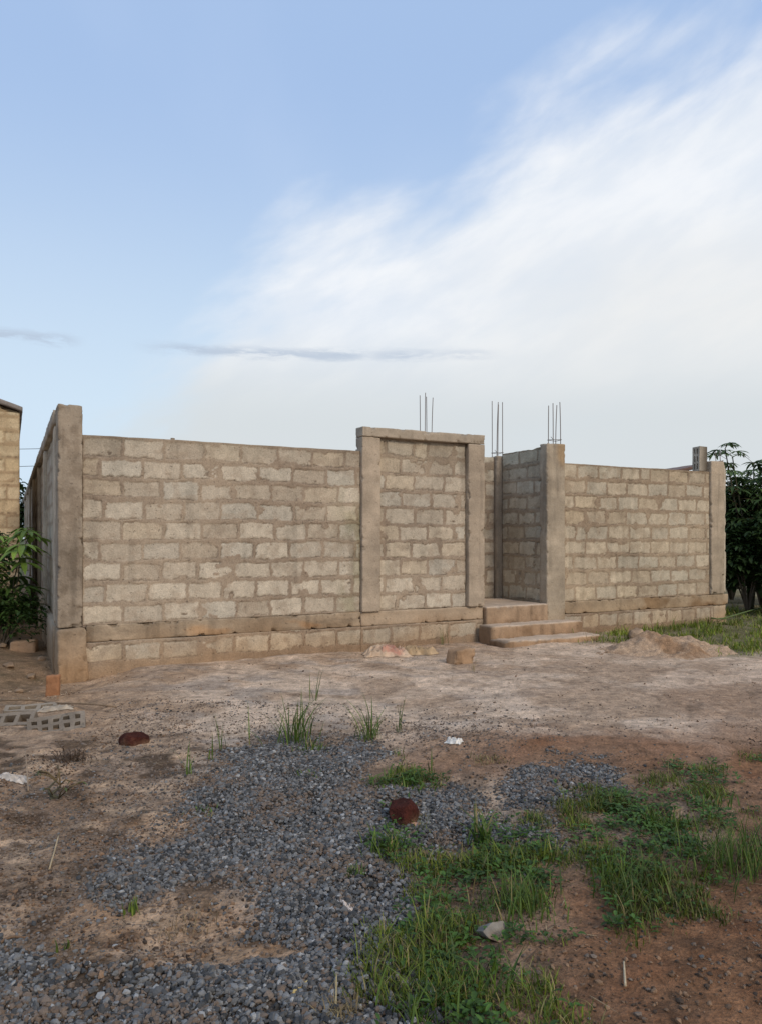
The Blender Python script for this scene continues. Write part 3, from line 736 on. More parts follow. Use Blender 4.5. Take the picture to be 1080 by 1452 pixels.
# ------------------------------------------------------------------ gravel (one uncountable mass)
def gravel(name, n, xr, yr, label, seed, clod=False):
    r0 = np.random.default_rng(seed)
    # sample evenly over the ground area, keep by density
    x = r0.uniform(*xr, n); y = r0.uniform(*yr, n)
    px, py, qx, qy, g, sp_, gr, gr2, far = masks(x, y)
    den = np.clip(ss(g, .25, .95)**.8 + sp_*.28 + .008 + .012*ss(x, .2, -1.5), 0, 1)*(1-.55*gr)*(1-gr2)
    den *= .35+.65*ss(fbm(x*5, y*5, seed=91, oct=3), -.28, .05)
    if clod:
        den = np.clip(.03 + .02*ss(py, 1040, 1100) + .5*el_blob(qx, qy, 90, 1180, 260, 150, .7) + .35*gr + .25*ss(py, 1060, 1120)*ss(qx, 560, 640) + .3*el_blob(qx, qy, 240, 1290, 150, 60, .6), 0, 1)*ss(fbm(x*4, y*4, seed=191, oct=4), -.12, .16)*(1-.8*ss(g, .5, 1))
    k = (r0.random(n) < den) & (px > -160) & (px < 1240)
    x, y, g = x[k], y[k], g[k]; m = len(x)
    s = np.exp(r0.normal(math.log(.0066), .42, m)); s = np.clip(s, .0026, .0150)*(.75+.25*ss(g, .2, .8))
    cube = np.array([(-1, -1, -1), (1, -1, -1), (1, 1, -1), (-1, 1, -1), (-1, -1, 1), (1, -1, 1), (1, 1, 1), (-1, 1, 1)], float)
    big = s/y > .0016
    x, y, g, s = (np.concatenate([v[big], v[~big]]) for v in (x, y, g, s)); nb = int(big.sum())
    Vb = I0[None]*1.25*(1+r0.uniform(-.38, .22, (nb, 12, 1)))*r0.uniform(.55, 1.25, (nb, 1, 3))
    Vs = cube[None]*(1+r0.uniform(-.65, .2, (m-nb, 8, 3)))*r0.uniform(.55, 1.2, (m-nb, 1, 3))
    V = np.zeros((m, 12, 3)); V[:nb] = Vb; V[nb:, :8] = Vs
    q = r0.normal(size=(m, 4)); q /= np.linalg.norm(q, axis=1, keepdims=True)
    a, b, c, d = q.T
    Rm = np.stack([np.stack([1-2*(c*c+d*d), 2*(b*c-a*d), 2*(b*d+a*c)], -1), np.stack([2*(b*c+a*d), 1-2*(b*b+d*d), 2*(c*d-a*b)], -1), np.stack([2*(b*d-a*c), 2*(c*d+a*b), 1-2*(b*b+c*c)], -1)], 1)
    V = np.einsum('mij,mkj->mki', Rm, V)*s[:, None, None]
    V[..., 2] *= .8
    z = gz(x, y) + s*.35 + r0.random(m)*.012*ss(g, .5, 1)
    V = V + np.stack([x, y, z], 1)[:, None]
    t = r0.random(m)
    col = lerp(np.array([.032, .032, .032]), [.205, .203, .20], t**1.3)
    col = lerp(col, [.34, .34, .335], (r0.random(m) < .035)*.8)
    col = lerp(col, [.165, .115, .08], (r0.random(m) < .14 + .6*ss(g, .75, .1) + .4*ss(fbm(x*3, y*3, seed=92, oct=3), .05, .2))*.75)
    if clod:
        col = lerp(np.array([.07, .042, .026]), [.26, .16, .095], t)
        col = lerp(col, [.04, .028, .02], (r0.random(m) < .3)*.9)
        col = lerp(col, [.40, .31, .23], ss(y, 6.0, 7.5)*(r0.random(m) < .6)*.9)
    Q = np.array([(0, 3, 2, 1), (4, 5, 6, 7), (0, 1, 5, 4), (1, 2, 6, 5), (2, 3, 7, 6), (3, 0, 4, 7)])
    Fb = (np.arange(nb)[:, None, None]*12 + I0F[None]).reshape(-1, 3)
    Fs = (nb*12 + np.arange(m-nb)[:, None, None]*8 + Q[None]).reshape(-1, 4)
    VV = np.concatenate([V[:nb].reshape(-1, 3), V[nb:, :8].reshape(-1, 3)])
    CC = np.concatenate([np.repeat(col[:nb], 12, axis=0), np.repeat(col[nb:], 8, axis=0)])
    o = mk(name, VV, [Fb, Fs], M_stone, None, CC, smooth=False, loc=(0, 0, 0))
    tag(o, label, 'clods' if clod else 'gravel', kind='stuff'); return m
ng = gravel('gravel', 460000, (-2.6, 2.6), (2.1, 7.4), 'loose grey crushed stone spread over the foreground', 5)

gravel('earth_clods', 260000, (-4.2, 4.6), (2.1, 11.5), 'crumbs and small clods of brown earth scattered on the dirt', 6, True)

# ------------------------------------------------------------------ grass blades
def blades(base, az, ln, wd, bend, seed, segs=4, up=.9):
    m = len(ln); r0 = np.random.default_rng(seed)
    dirv = np.stack([np.cos(az), np.sin(az)], 1); side = np.stack([-np.sin(az), np.cos(az)], 1)
    rows = []
    for k in range(segs+1):
        t = k/segs
        th = bend*t*1.0
        # arc: lean grows along the blade
        h = ln*(np.sin(np.clip(bend, .05, 3)*t)/np.clip(bend, .05, 3))
        o = ln*((1-np.cos(np.clip(bend, .05, 3)*t))/np.clip(bend, .05, 3)) + ln*t*(1-up)
        c = base + np.concatenate([dirv*o[:, None], (h*up)[:, None]], 1)
        wv = wd*(1-t**1.6)*(.6+.8*min(1, t*3)) if k < segs else wd*0
        sv = np.concatenate([side*(wv/2)[:, None], np.zeros((m, 1))], 1)
        rows += [c-sv, c+sv] if k < segs else [c]
    V = np.stack(rows, 1); nv = V.shape[1]
    Q = np.array([(2*k, 2*k+1, 2*k+3, 2*k+2) for k in range(segs-1)]); Tt = np.array([(2*segs-2, 2*segs-1, 2*segs)])
    of = np.arange(m)[:, None, None]*nv
    return V.reshape(-1, 3), (of+Q[None]).reshape(-1, 4), (of+Tt[None]).reshape(-1, 3), nv
def grass_cols(m, r0, dry=.08, lo=(.048, .075, .010), hi=(.185, .23, .022)):
    c = lerp(np.array(lo), hi, r0.random(m)**1.4)
    return lerp(c, [.30, .23, .10], (r0.random(m) < dry)*.8)
def grass_field(name, n, xr, yr, label, seed, which, hs):
    r0 = np.random.default_rng(seed)
    x = r0.uniform(*xr, n); y = r0.uniform(*yr, n)
    mm = masks(x, y); den = mm[6] if which == 'near' else mm[7]
    cl = ss(fbm(x*4.5, y*4.5, seed=95, oct=3), -.12, .16)
    k = r0.random(n) < ss(den, .06, .85)*(.12+.80*cl)*.7
    if which == 'far':
        rel = (np.stack([x, y], 1) - P0); wv = rel @ NN; tv = rel @ D
        k &= (wv > .08) | (tv > 11.6)
    x, y, cl, den = x[k], y[k], cl[k], den[k]; m = len(x)
    ln = hs*np.exp(r0.normal(0, .4, m))*(.35+.8*cl)*(.6+.5*den); bend = r0.uniform(.3, 1.9, m)
    V, Q, Tt, nv = blades(np.stack([x, y, gz(x, y)-.005], 1), r0.uniform(0, 6.283, m), ln, r0.uniform(.0025, .0055, m)*(1.0 if which == 'near' else 2.2), bend, seed, segs=3)
    col = grass_cols(m, r0, .14)*(1+1.0*fbm(x*2, y*2, seed=96, oct=3))[:, None]
    if which == 'far': col = col*1.5
    o = mk(name, V, [Q, Tt], M_leaf, None, np.repeat(col, nv, axis=0), loc=(0, 0, 0))
    tag(o, label, 'grass', kind='stuff'); return m
n1_ = grass_field('grass', 200000, (-.3, 3.0), (2.1, 5.8), 'tangled green grass over the right foreground', 15, 'near', .055)
n2_ = grass_field('grass', 120000, (2.6, 11), (9.5, 17), 'bright grass strip at the foot of the right wall and trees', 16, 'far', .10)

# creeping broad-leaved weeds among the grass
def leaf_geo(acc, base, d, up, ln, wd, droop, col, segs=4, fold=.25):
    d = np.array(d, float); d /= np.linalg.norm(d); sv = np.cross(d, up); sv /= max(np.linalg.norm(sv), 1e-6); nrm = np.cross(sv, d)
    V = []; p = np.array(base, float); dv = d.copy()
    for k in range(segs+1):
        t = k/segs; wv = wd*math.sin(math.pi*min(1, .08+t*.92))**.8*(1 if t < 1 else 0)
        V += [p - sv*wv/2 + nrm*wv*fold, p, p + sv*wv/2 + nrm*wv*fold]
        dv = dv + np.array([0, 0, -droop/segs]); dv /= np.linalg.norm(dv); p = p + dv*ln/segs
    Q = []
    for k in range(segs):
        Q += [(3*k, 3*k+1, 3*k+4, 3*k+3), (3*k+1, 3*k+2, 3*k+5, 3*k+4)]
    acc.add(V, Q, None, col)
def weed_field(name, n, xr, yr, label, seed):
    r0 = np.random.default_rng(seed); acc = Acc()
    x = r0.uniform(*xr, n); y = r0.uniform(*yr, n); mm = masks(x, y)
    cl = ss(fbm(x*3.3+9, y*3.3, seed=195, oct=3), -.02, .2)
    k = r0.random(n) < ss(mm[6], .1, .8)*(.08+.9*cl)
    for a, b in zip(x[k], y[k]):
        z = float(gz(np.array([a]), np.array([b]))[0]); c = np.array([.05, .10, .016])*r0.uniform(.6, 1.7)
        for j in range(r0.integers(4, 8)):
            th = r0.uniform(0, 6.283); rd = r0.uniform(0, .035)
            leaf_geo(acc, (a+math.cos(th)*rd, b+math.sin(th)*rd, z+r0.uniform(.005, .05)), (math.cos(th), math.sin(th), r0.uniform(.1, .9)), (0, 0, 1), r0.uniform(.018, .042), r0.uniform(.012, .022), .5, c*r0.uniform(.8, 1.2), segs=3)
    o = acc.build(name, M_leaf, None, loc=(0, 0, 0)); tag(o, label, 'weeds', kind='stuff')
weed_field('weeds', 7000, (-.2, 2.8), (2.2, 5.6), 'low broad leaved weeds creeping through the grass and gravel edge', 17)

# ------------------------------------------------------------------ single grass tufts
def tuft(px, py, n, ln, label, spread=.03, bend=(.2, 1.0), wd=(.006, .010), dry=.05, seed=1, lo=(.04, .075, .012), hi=(.13, .20, .026), name='grass_tuft', cat='grass tuft', group='separate grass tufts', fl=.35):
    r0 = np.random.default_rng(seed); p = at(px, py)
    b = p + np.concatenate([r0.normal(0, spread, (n, 2)), np.full((n, 1), -.004)], 1)
    l = ln*np.clip(r0.normal(.75, .28, n), .2, 1.15)
    V, Q, Tt, nv = blades(b, r0.uniform(0, 6.283, n), l, r0.uniform(*wd, n), r0.uniform(*bend, n), seed, segs=5)
    o = mk(name, V, [Q, Tt], M_leaf, None, np.repeat(grass_cols(n, r0, dry, lo, hi), nv, axis=0), loc=p)
    return tag(o, label, cat, group)
tuft(420, 1052, 60, .50, 'tallest grass tuft, growing at the top of the gravel', .085, (.3, 2.0), seed=1)
tuft(440, 1062, 60, .10, 'short spreading grass patch at the foot of the tallest tuft', .07, (.4, 1.6), seed=2)
tuft(525, 1050, 34, .40, 'arching grass tuft right of the tallest one, on the gravel edge', .045, (.3, 1.8), seed=3)
tuft(566, 1042, 6, .33, 'few thin upright blades right of the arching tuft', .012, (.1, .3), seed=4)
tuft(609, 1098, 3, .20, 'lone thin blade standing over the leafy green clump', .01, (.1, .5), seed=5)
tuft(447, 992, 7, .34, 'thin sprig on the pale dust in front of the long block wall', .02, (.1, .6), seed=6)
tuft(355, 1055, 3, .34, 'thin upright blade left of the tallest tuft', .012, (.1, .3), seed=7)
tuft(318, 1062, 5, .32, 'slender blades between the red boulder and the gravel', .014, (.1, .5), seed=8)
tuft(300, 1080, 4, .24, 'short dark blades above the left gravel edge', .012, (.1, .4), seed=9)
tuft(270, 1100, 8, .28, 'leaning blades lowest on the left gravel edge', .02, (.3, .9), seed=10)
tuft(680, 1195, 34, .22, 'bushy grass tuft in bare soil right of the round dark red boulder', .035, (.2, 1.5), (.008, .013), seed=11)
tuft(683, 1232, 20, .13, 'small grass tuft below the bushy one in dark soil', .03, (.3, 1.6), (.007, .012), seed=12)
tuft(500, 1240, 40, .075, 'small green tuft alone in the grey gravel', .025, (.5, 1.6), (.006, .010), seed=13)
tuft(188, 1290, 26, .085, 'bright upright seedling tuft on the bare sand patch', .014, (.1, .5), (.005, .008), seed=14, hi=(.20, .27, .04))
tuft(92, 1345, 12, .06, 'tiny green sprig low on the left gravel', .014, (.2, .8), seed=15, hi=(.16, .2, .04))
tuft(575, 1115, 150, .11, 'leafy green clump above the round dark red boulder', .10, (.4, 1.8), (.008, .014), seed=16)
tuft(545, 1205, 60, .13, 'green tuft on the gravel edge below the round dark red boulder', .05, (.3, 1.6), (.008, .013), seed=17)
tuft(290, 1145, 30, .06, 'faint green tuft on the left rim of the gravel', .06, (.4, 1.6), seed=18)
tuft(670, 950, 5, .20, 'thin dry stalks in front of the brown concrete lump', .02, (.05, .3), dry=.9, seed=19)
tuft(630, 915, 8, .42, 'tall thin stalks growing against the gateway foot', .04, (.05, .35), dry=.3, seed=20)
tuft(440, 1100, 50, .05, 'low scattered green shoots in the upper gravel', .05, (.4, 1.6), seed=21)
tuft(890, 1255, 190, .19, 'long bladed grass tuft beside the bare red soil', .11, (.3, 1.8), (.003, .006), seed=22)
tuft(735, 1290, 200, .19, 'tall grass tuft just behind the angular stone', .09, (.3, 1.6), (.003, .007), seed=23)
tuft(1050, 1230, 420, .23, 'thick tall grass tuft at the right edge of the photo', .15, (.2, 1.6), (.003, .006), seed=24)
tuft(930, 1175, 160, .14, 'rounded grass tuft on the red path edge below the ridge', .07, (.3, 1.6), (.004, .008), seed=25)
tuft(1005, 1150, 60, .12, 'bright grass tuft highest on the red path', .06, (.3, 1.6), (.006, .011), seed=26)
tuft(600, 1440, 90, .16, 'dense grass tuft at the bottom edge next to the gravel', .07, (.3, 1.5), (.004, .008), seed=27)
tuft(690, 1400, 90, .15, 'dense grass tuft low in the foreground below the angular stone', .08, (.3, 1.5), (.004, .008), seed=28)
# dry clumps
DG = 'dry grass clumps'
tuft(100, 1075, 150, .13, 'dark heap of dried grass below the hollow blocks', .075, (.9, 2.6), (.004, .008), dry=0, seed=30, lo=(.05, .03, .018), hi=(.14, .085, .045), name='dry_grass_clump', cat='dry grass', group=DG)
tuft(478, 1446, 130, .08, 'straw coloured dry clump at the bottom edge of the gravel', .045, (.9, 2.4), (.002, .004), dry=0, seed=31, lo=(.16, .11, .05), hi=(.36, .27, .12), name='dry_grass_clump', cat='dry grass', group=DG)
tuft(265, 1300, 60, .09, 'sparse dry clump on the bare sand within the gravel', .07, (.5, 1.8), (.002, .004), dry=0, seed=32, lo=(.16, .11, .06), hi=(.33, .24, .13), name='dry_grass_clump', cat='dry grass', group=DG)
tuft(690, 1082, 90, .06, 'dull olive dry clump on the brown soil behind the second gravel patch', .07, (.6, 2.0), (.004, .008), dry=.4, seed=33, lo=(.09, .08, .035), hi=(.2, .16, .07), name='dry_grass_clump', cat='dry grass', group=DG)

# litter of dead stems, one uncountable scatter
r0 = np.random.default_rng(77); m = 5200
x = r0.uniform(-3.2, 2.6, m); y = r0.uniform(2.3, 8.6, m); mm = masks(x, y)
k = r0.random(m) < np.clip(.10 + .6*el_blob(mm[2], mm[3], 100, 1160, 240, 130, .7) + .35*mm[6] + .25*el_blob(mm[2], mm[3], 240, 1290, 150, 60, .6) - .2*ss(mm[4], .5, 1), 0, 1)
x, y = x[k], y[k]; m = len(x); th = r0.uniform(0, 6.283, m); ln = r0.uniform(.02, .11, m)
V, Q, Tt, nv = blades(np.stack([x, y, gz(x, y)+.006], 1), th, ln, r0.uniform(.0015, .005, m), r0.uniform(.3, 1.2, m), 7, segs=3, up=.12)
col = lerp(np.array([.10, .065, .04]), [.36, .27, .16], r0.random(m)**1.6)
tag(mk('dry_litter', V, [Q, Tt], M_straw, None, np.repeat(col, nv, axis=0), loc=(0, 0, 0)), 'scattered bits of dead grass and stems on the dirt', 'litter', kind='stuff')

# ------------------------------------------------------------------ sticks and small rubbish
def stick(pxs, rad, color, label, name='stick', lift=.012, cat='stick', group=None, hs=None):
    pts = [at(*q) + [0, 0, lift + (hs[i] if hs else 0)] for i, q in enumerate(pxs)]
    pts = np.array(pts); t = np.linspace(0, 1, 12); tt = np.linspace(0, 1, len(pts))
    P = np.stack([np.interp(t, tt, pts[:, i]) for i in range(3)], 1)
    P[:, 2] += .010*np.sin(t*9)*(1 if len(pxs) > 2 else .2)
    return tag(tube(name, P, rad*np.linspace(1, .7, 12), M_bark, None, color, loc=P[0]), label, cat, group)
SG = 'loose sticks and stems on the ground'
stick([(0, 998), (55, 998), (95, 1005), (165, 1011)], .011, (.20, .14, .09), 'long thin bent branch lying along the hollow blocks', group=SG, lift=.05)
stick([(415, 1422), (438, 1401)], .008, (.50, .38, .16), 'short yellow reed lying on the gravel', group=SG)
stick([(476, 1446), (477, 1400)], .004, (.40, .32, .18), 'pale dry stem standing out of the straw clump', group=SG, hs=[0, .02])
stick([(40, 1120), (36, 1088)], .005, (.30, .22, .15), 'upright dead stem in the left dirt', group=SG, hs=[0, .12])
stick([(70, 1230), (83, 1196)], .005, (.38, .29, .18), 'slim dry stem slanting across the left dirt patch', group=SG, hs=[0, .03])
stick([(300, 1250), (345, 1240)], .008, (.06, .045, .035), 'dark twig on the gravel above the bare sand', group=SG)
stick([(886, 1402), (884, 1370)], .005, (.45, .36, .24), 'pale stem at the edge of the red soil in front', group=SG)
stick([(1, 1340), (38, 1324), (60, 1318)], .006, (.17, .11, .07), 'brown twig lying on the gravel at the left edge', group=SG)
stick([(985, 882), (1020, 886), (1085, 868)], .016, (.12, .17, .06), 'long green branch lying in the grass under the trees', group=SG, lift=.10)
stick([(925, 884), (970, 882), (1010, 881)], .010, (.27, .25, .15), 'thin pale stalk lying in grass along the right wall foot', group=SG, lift=.06)

def crumple(name, pos, sx, sy, h, colf, label, cat, seed, mat, n=60, rz=0.0, group=None):
    u, v = np.meshgrid(np.linspace(-1, 1, n), np.linspace(-1, 1, n)); u, v = u.ravel(), v.ravel()
    edge = 1 + .35*fbm(np.arctan2(v, u)*1.2, u*0, seed=seed, oct=3)
    x = u*sx*edge + .35*sx*fbm(u*2.5, v*2.5, seed=seed+1, oct=3); y = v*sy*edge + .5*sy*fbm(u*2.5, v*2.5, seed=seed+2, oct=3)
    rid = 1 - np.abs(fbm(u*2.0, v*2.0, seed=seed+3, oct=3))*4; rid2 = 1-np.abs(fbm(u*4.5, v*4.5, seed=seed+5, oct=2))*4
    r_ = np.maximum(np.abs(u), np.abs(v)); z = h*(np.clip(rid, 0, 1)*.65 + np.clip(rid2, 0, 1)*.35)*ss(r_, 1.05, .55) + .006
    c, s = math.cos(rz), math.sin(rz)
    X_ = pos[0] + x*c - y*s; Y_ = pos[1] + x*s + y*c
    Vt = np.stack([X_, Y_, gz(X_, Y_)+z], 1)
    i0 = (np.arange(n-1)[:, None]*n + np.arange(n-1)[None, :]).ravel()
    Q = np.stack([i0, i0+1, i0+n+1, i0+n], 1)
    # a closed thin sheet: the underside 3 mm lower
    nv = len(Vt); Vb = Vt - [0, 0, .004]
    lo = np.concatenate([np.arange(n), np.arange(1, n)*n+n-1, (n-1)*n+np.arange(n-2, -1, -1), np.arange(n-2, 0, -1)*n])
    S = np.stack([np.roll(lo, -1), lo, lo+nv, np.roll(lo, -1)+nv], 1)
    cc = colf(u, v)
    return tag(mk(name, np.concatenate([Vt, Vb]), [Q, Q[:, ::-1]+nv, S], mat, None, np.concatenate([cc, cc]), loc=np.array([pos[0], pos[1], Vt[:, 2].min()])), label, cat, group)
def sackc(base, red):
    def f(u, v):
        c = np.array(base)*(1+1.3*fbm(u*3, v*3, seed=44, oct=4))[:, None]
        if red:
            k = el_blob(u + .2*fbm(u*3, v*3, seed=7), v, .25, -.2, .5, .6, .35)*ss(fbm(u*6, v*6, seed=45, oct=3), -.3, .0)
            c = lerp(c, [.50, .19, .15], k*.65)
        return c
    return f
wall_rot = math.atan2(D[1], D[0])
crumple('sack', at(548, 932)+[0, .12, 0], .30, .15, .15, sackc((.44, .325, .23), True), 'crumpled pale sack with a red print at the gateway foot', 'sack', 61, M_cloth, rz=wall_rot*.4, group='empty cement sacks')
crumple('sack', at(592, 930)+[0, .15, 0], .27, .12, .13, sackc((.35, .25, .15), False), 'brown crumpled sack between the red printed sack and the concrete lump', 'sack', 71, M_cloth, rz=wall_rot*.6, group='empty cement sacks')
crumple('plastic_scrap', at(643, 1060), .065, .04, .05, sackc((.66, .63, .58), False), 'small white plastic scrap on the brown soil', 'scrap', 81, M_plastic, n=26, rz=-.5)
crumple('plastic_scrap', at(492, 1284), .05, .014, .022, sackc((.58, .50, .44), False), 'narrow pale wrapper lying on the gravel', 'scrap', 83, M_plastic, n=22, rz=-.8)
crumple('plastic_scrap', at(130, 1008)+[-.35, .03, .0], .16, .05, .05, sackc((.33, .28, .22), False), 'whitish flat scrap lying on the hollow blocks', 'scrap', 85, M_plastic, n=26, rz=.2)
crumple('plastic_scrap', at(20, 1103), .12, .04, .03, sackc((.46, .40, .34), False), 'grey torn plastic strip on the dirt at the left edge', 'scrap', 87, M_plastic, n=26, rz=-.4)
crumple('plastic_scrap', at(612, 1405), .04, .035, .03, sackc((.22, .30, .30), False), 'bluish plastic scrap where gravel meets grass in front', 'scrap', 89, M_plastic, n=20, rz=.3)

# ------------------------------------------------------------------ plants
def palmate(acc, p, d, ln, r0, base, nl=7, wd=.22):
    d = np.array(d)/np.linalg.norm(d)
    s = np.cross(d, [0, 0, 1]); s = s/max(np.linalg.norm(s), 1e-5); upv = np.cross(s, d)
    for i in range(nl):
        th = (i/(nl-1)-.5)*3.9
        dv = d*math.cos(th) + s*math.sin(th)*.9 + upv*r0.uniform(-.05, .18)
        l = ln*(1-.38*abs(th)/1.95)*r0.uniform(.85, 1.1)
        leaf_geo(acc, p, dv, upv, l, l*wd, r0.uniform(.4, 1.0), np.array(base)*r0.uniform(.7, 1.35), segs=4)
def cassava(name, x, y, h, ncl, spread, label, cat, seed, base=(.04, .075, .02), ln=(.14, .24), nl=7, group=None, lowest=.15, tall=None, stems=5, bright=None):
    r0 = np.random.default_rng(seed); z0 = float(gz(np.array([x]), np.array([y]))[0])
    Tn = empty(name, (x, y, z0), label, cat, group)
    st = Acc(); lf = Acc()
    tips = []
    for i in range(stems):
        th = r0.uniform(0, 6.283); rd = spread*r0.uniform(.25, .95); hh_ = h*r0.uniform(.65, 1.0) if i else h*.97
        t = np.linspace(0, 1, 8)
        P = np.stack([x+math.cos(th)*rd*t**1.4+.03*np.sin(t*7+i), y+math.sin(th)*rd*t**1.4+.03*np.cos(t*6+i), z0-.05+hh_*t], 1)
        st.tube(P, np.linspace(.028, .010, 8)*max(.5, h/3.2), (.075, .07, .045)); tips.append(P)
    for c in range(ncl):
        P = tips[c % len(tips)]; t = 1.0 if c < 3*len(tips) else lowest + (1-lowest)*r0.random()**.75
        q = np.array([np.interp(t, np.linspace(0, 1, 8), P[:, k]) for k in range(3)])
        th = r0.uniform(0, 6.283); pl = r0.uniform(.12, .42)*(1.25-t*.6)*min(1.3, max(.6, h/2.2))
        d = np.array([math.cos(th), math.sin(th), r0.uniform(-.15, .9)]); d /= np.linalg.norm(d)
        e_ = q + d*pl
        st.tube([q, (q+e_)/2+[0, 0, .02], e_], .0045, (.14, .10, .05), 4)
        cb_ = np.array(base)
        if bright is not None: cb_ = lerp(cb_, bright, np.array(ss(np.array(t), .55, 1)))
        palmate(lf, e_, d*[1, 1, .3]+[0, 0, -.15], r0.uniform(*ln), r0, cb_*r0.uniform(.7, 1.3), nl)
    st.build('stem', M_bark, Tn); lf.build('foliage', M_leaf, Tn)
    return Tn
def bushy(name, x, y, h, rad, n, label, cat, seed, base=(.03, .055, .018), ls=(.07, .14), group=None, zlow=.05):
    r0 = np.random.default_rng(seed); z0 = float(gz(np.array([x]), np.array([y]))[0])
    Tn = empty(name, (x, y, z0), label, cat, group)
    st = Acc(); lf = Acc(); cs = []
    for i in range(9):
        th = r0.uniform(0, 6.283); q = np.array([math.cos(th)*rad*r0.uniform(.2, .75), math.sin(th)*rad*r0.uniform(.2, .75), h*r0.uniform(.35, .9)])
        cs.append((q, r0.uniform(.3, .5)*rad)); t = np.linspace(0, 1, 7)[:, None]
        st.tube(np.array([x, y, z0-.05]) + q*np.concatenate([t**1.3, t**1.3, t], 1), np.linspace(.035, .01, 7)*max(.5, h/3), (.10, .08, .06))
    for i in range(n):
        q, rr = cs[r0.integers(len(cs))]; v = r0.normal(size=3); v /= np.linalg.norm(v); v *= rr*r0.random()**.4; v[2] *= 1.25
        p = np.array([x, y, z0]) + q + v
        if p[2] < z0 + zlow: p[2] = z0 + zlow + r0.random()*.2
        th = r0.uniform(0, 6.283); l = r0.uniform(*ls)
        leaf_geo(lf, p, (math.cos(th), math.sin(th), r0.uniform(-.4, .6)), (0, 0, 1), l, l*r0.uniform(.35, .55), .7, np.array(base)*r0.uniform(.55, 1.6), segs=3)
    st.build('stem', M_bark, Tn); lf.build('foliage', M_leaf, Tn)
    return Tn
# left edge, between the small house and the side wall
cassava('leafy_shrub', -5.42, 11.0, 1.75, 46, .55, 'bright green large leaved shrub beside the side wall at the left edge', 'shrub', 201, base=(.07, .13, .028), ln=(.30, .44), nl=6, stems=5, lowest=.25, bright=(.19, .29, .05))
bushy('low_bush', -5.35, 10.75, .85, .62, 2300, 'dark low bush at the foot of the bright large leaved shrub', 'bush', 202, base=(.045, .085, .02), ls=(.05, .11))
bushy('low_bush', -6.5, 12.2, 1.5, .9, 1800, 'dark bush in front of the plastered house', 'bush', 203, base=(.03, .06, .018), ls=(.07, .14))
bushy('far_tree', -15.3, 31.0, 3.6, 1.6, 2600, 'green tree far off between the plastered house and the side wall', 'tree', 204, base=(.035, .06, .02), ls=(.2, .34))
# right edge: the dark stand of cassava and bushes
RG = 'cassava trees in the thicket right of the wall'
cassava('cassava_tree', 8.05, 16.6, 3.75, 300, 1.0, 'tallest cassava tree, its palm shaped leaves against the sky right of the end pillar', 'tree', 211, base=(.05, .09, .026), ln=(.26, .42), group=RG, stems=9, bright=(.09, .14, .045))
bushy('thicket_bush', 8.35, 15.7, 1.35, .75, 2600, 'low leafy bush hiding the stems at the foot of the tallest cassava tree', 'bush', 225, base=(.035, .062, .018), ls=(.10, .2), group='dark bushes in the thicket right of the wall')
cassava('cassava_tree', 9.3, 17.6, 3.5, 130, 1.1, 'cassava tree behind the tallest one at the right edge', 'tree', 212, base=(.045, .08, .025), ln=(.2, .34), group=RG, stems=6)
cassava('cassava_tree', 9.4, 15.6, 3.0, 130, 1.0, 'cassava tree mostly beyond the right edge of the photo', 'tree', 213, base=(.045, .08, .025), ln=(.2, .34), group=RG, stems=6)
BGp = 'dark bushes in the thicket right of the wall'
bushy('thicket_bush', 7.75, 16.1, 2.3, .75, 2600, 'dense dark bush pressed against the right end pillar', 'bush', 221, base=(.032, .060, .018), ls=(.12, .22), group=BGp)
bushy('thicket_bush', 8.6, 17.2, 2.7, 1.2, 4200, 'dense dark bush under the tallest cassava tree', 'bush', 222, base=(.030, .055, .018), ls=(.12, .24), group=BGp)
bushy('thicket_bush', 10.2, 17.6, 2.9, 1.4, 3600, 'dark bush farthest right in the thicket', 'bush', 223, base=(.032, .058, .018), ls=(.14, .26), group=BGp)
bushy('thicket_bush', 9.2, 20.0, 3.2, 1.8, 3600, 'dark bush deepest in the thicket', 'bush', 224, base=(.032, .058, .018), ls=(.16, .28), group=BGp)
# the small plant tips showing over the recess wall
cassava('leafy_shrub', FR(6.55, -2.0, 0)[0], FR(6.55, -2.0, 0)[1], 3.05, 26, .35, 'shrub inside the plot whose tips show over the recess wall', 'shrub', 231, base=(.05, .075, .045), ln=(.10, .17), stems=3, lowest=.6)
# small weeds in the left dirt
tuftw = cassava('weed', *at(82, 1130)[:2], .16, 9, .05, 'small weed with rounded dark leaves in the left dirt', 'weed', 232, base=(.06, .085, .02), ln=(.035, .055), nl=3, stems=2)

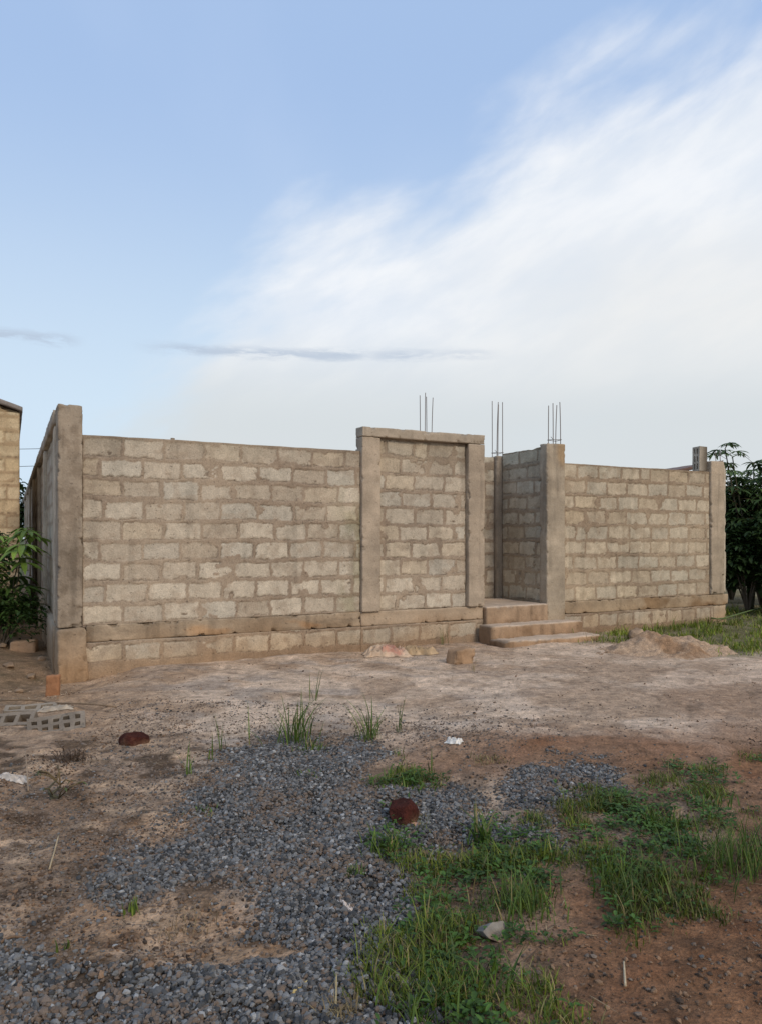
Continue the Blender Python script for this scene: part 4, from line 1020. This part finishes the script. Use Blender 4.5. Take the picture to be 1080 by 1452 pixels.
# ------------------------------------------------------------------ plastered house at the left edge
HF = Frame((-6.64, 14.0), en, -e)
T = empty('plastered_house', HF.base(2.5, -3), 'weathered beige plastered house at the left edge, beside the side wall', 'house')
stainp = lambda p, c: lerp(c, c*np.array([.62, .56, .48]), ss(fbm(p[:, 0]*3.2, p[:, 2]*2.2, seed=120, oct=5), -.02, .16)*.9)
HT = 3.92
def slope(p, K):
    p = p.copy(); p[:, 2] += K[:, 2]*p[:, 0]*.33; return p
rough_box('wall', T, HF, 0, 3.0, -7, 0, -.3, HT, M_plaster, (.50, .415, .30), res=.06, r=.01, amp=.006, seed=121, paint=stainp, warp=slope, red=.3)
wall_panel('front_wall', T, HF, 0.0, 2.9, -.2, 3.9, .0, seed=141, res=.03, wface=.02, thick=.012, tint=(1.28, 1.16, .95), clean=12.0)
rough_box('roof', T, HF, -.05, 3.2, -7.2, .10, HT+.012, HT+.10, M_tin, (.23, .21, .20), res=.12, r=.008, amp=.006, seed=122, warp=lambda p, K: np.stack([p[:, 0], p[:, 1], p[:, 2]+p[:, 0]*.33], 1), red=0)

# rusty roofed house beyond the right wall
HR = Frame((10.15, 28.0), (.97, .24), (.24, -.97))
T = empty('rusty_roofed_house', HR.base(1.2, -2), 'low house with a dark rusty roof just showing over the right wall', 'house')
rough_box('wall', T, HR, .25, 2.25, -4, 0, -.2, 3.75, M_plaster, (.40, .33, .25), res=.2, r=.01, amp=.005, seed=131, red=.2)
rough_box('roof', T, HR, -.1, 2.6, -4.4, .3, 3.86, 3.98, M_tin, (.13, .075, .06), res=.2, r=.01, amp=.01, seed=132, warp=lambda p, K: np.stack([p[:, 0], p[:, 1], p[:, 2]+p[:, 0]*.2], 1), red=0)

# overhead cables between the far posts
def post(x, y, h, label):
    return tag(tube('utility_pole', [(x, y, -.3), (x, y, h*.5), (x+.05, y, h)], [.13, .115, .09], M_bark, None, (.22, .17, .12), 10, loc=(x, y, 0)), label, 'pole', 'poles carrying the overhead cables')
def cable(a, b, sag, label):
    t = np.linspace(0, 1, 24)[:, None]; P = np.array(a)*(1-t)+np.array(b)*t; P[:, 2] -= (4*sag*t*(1-t))[:, 0]
    tag(tube('overhead_cable', P, .012, M_cable, None, (.03, .03, .03), 5), label, 'cable', 'overhead cables')
post(-30, 35.2, 6.1, 'wooden pole hidden behind the plastered house')
post(-9.2, 33.5, 6.0, 'wooden pole hidden behind the corner pillar')
cable((-30, 35.2, 5.75), (-9.2, 33.5, 5.70), .15, 'upper thin cable crossing the gap beside the plastered house')
cable((-30, 35.2, 4.9), (-9.2, 33.5, 5.05), .22, 'lower thin cable crossing the gap beside the plastered house')
print('stones', ng, 'blades', n1_, n2_)
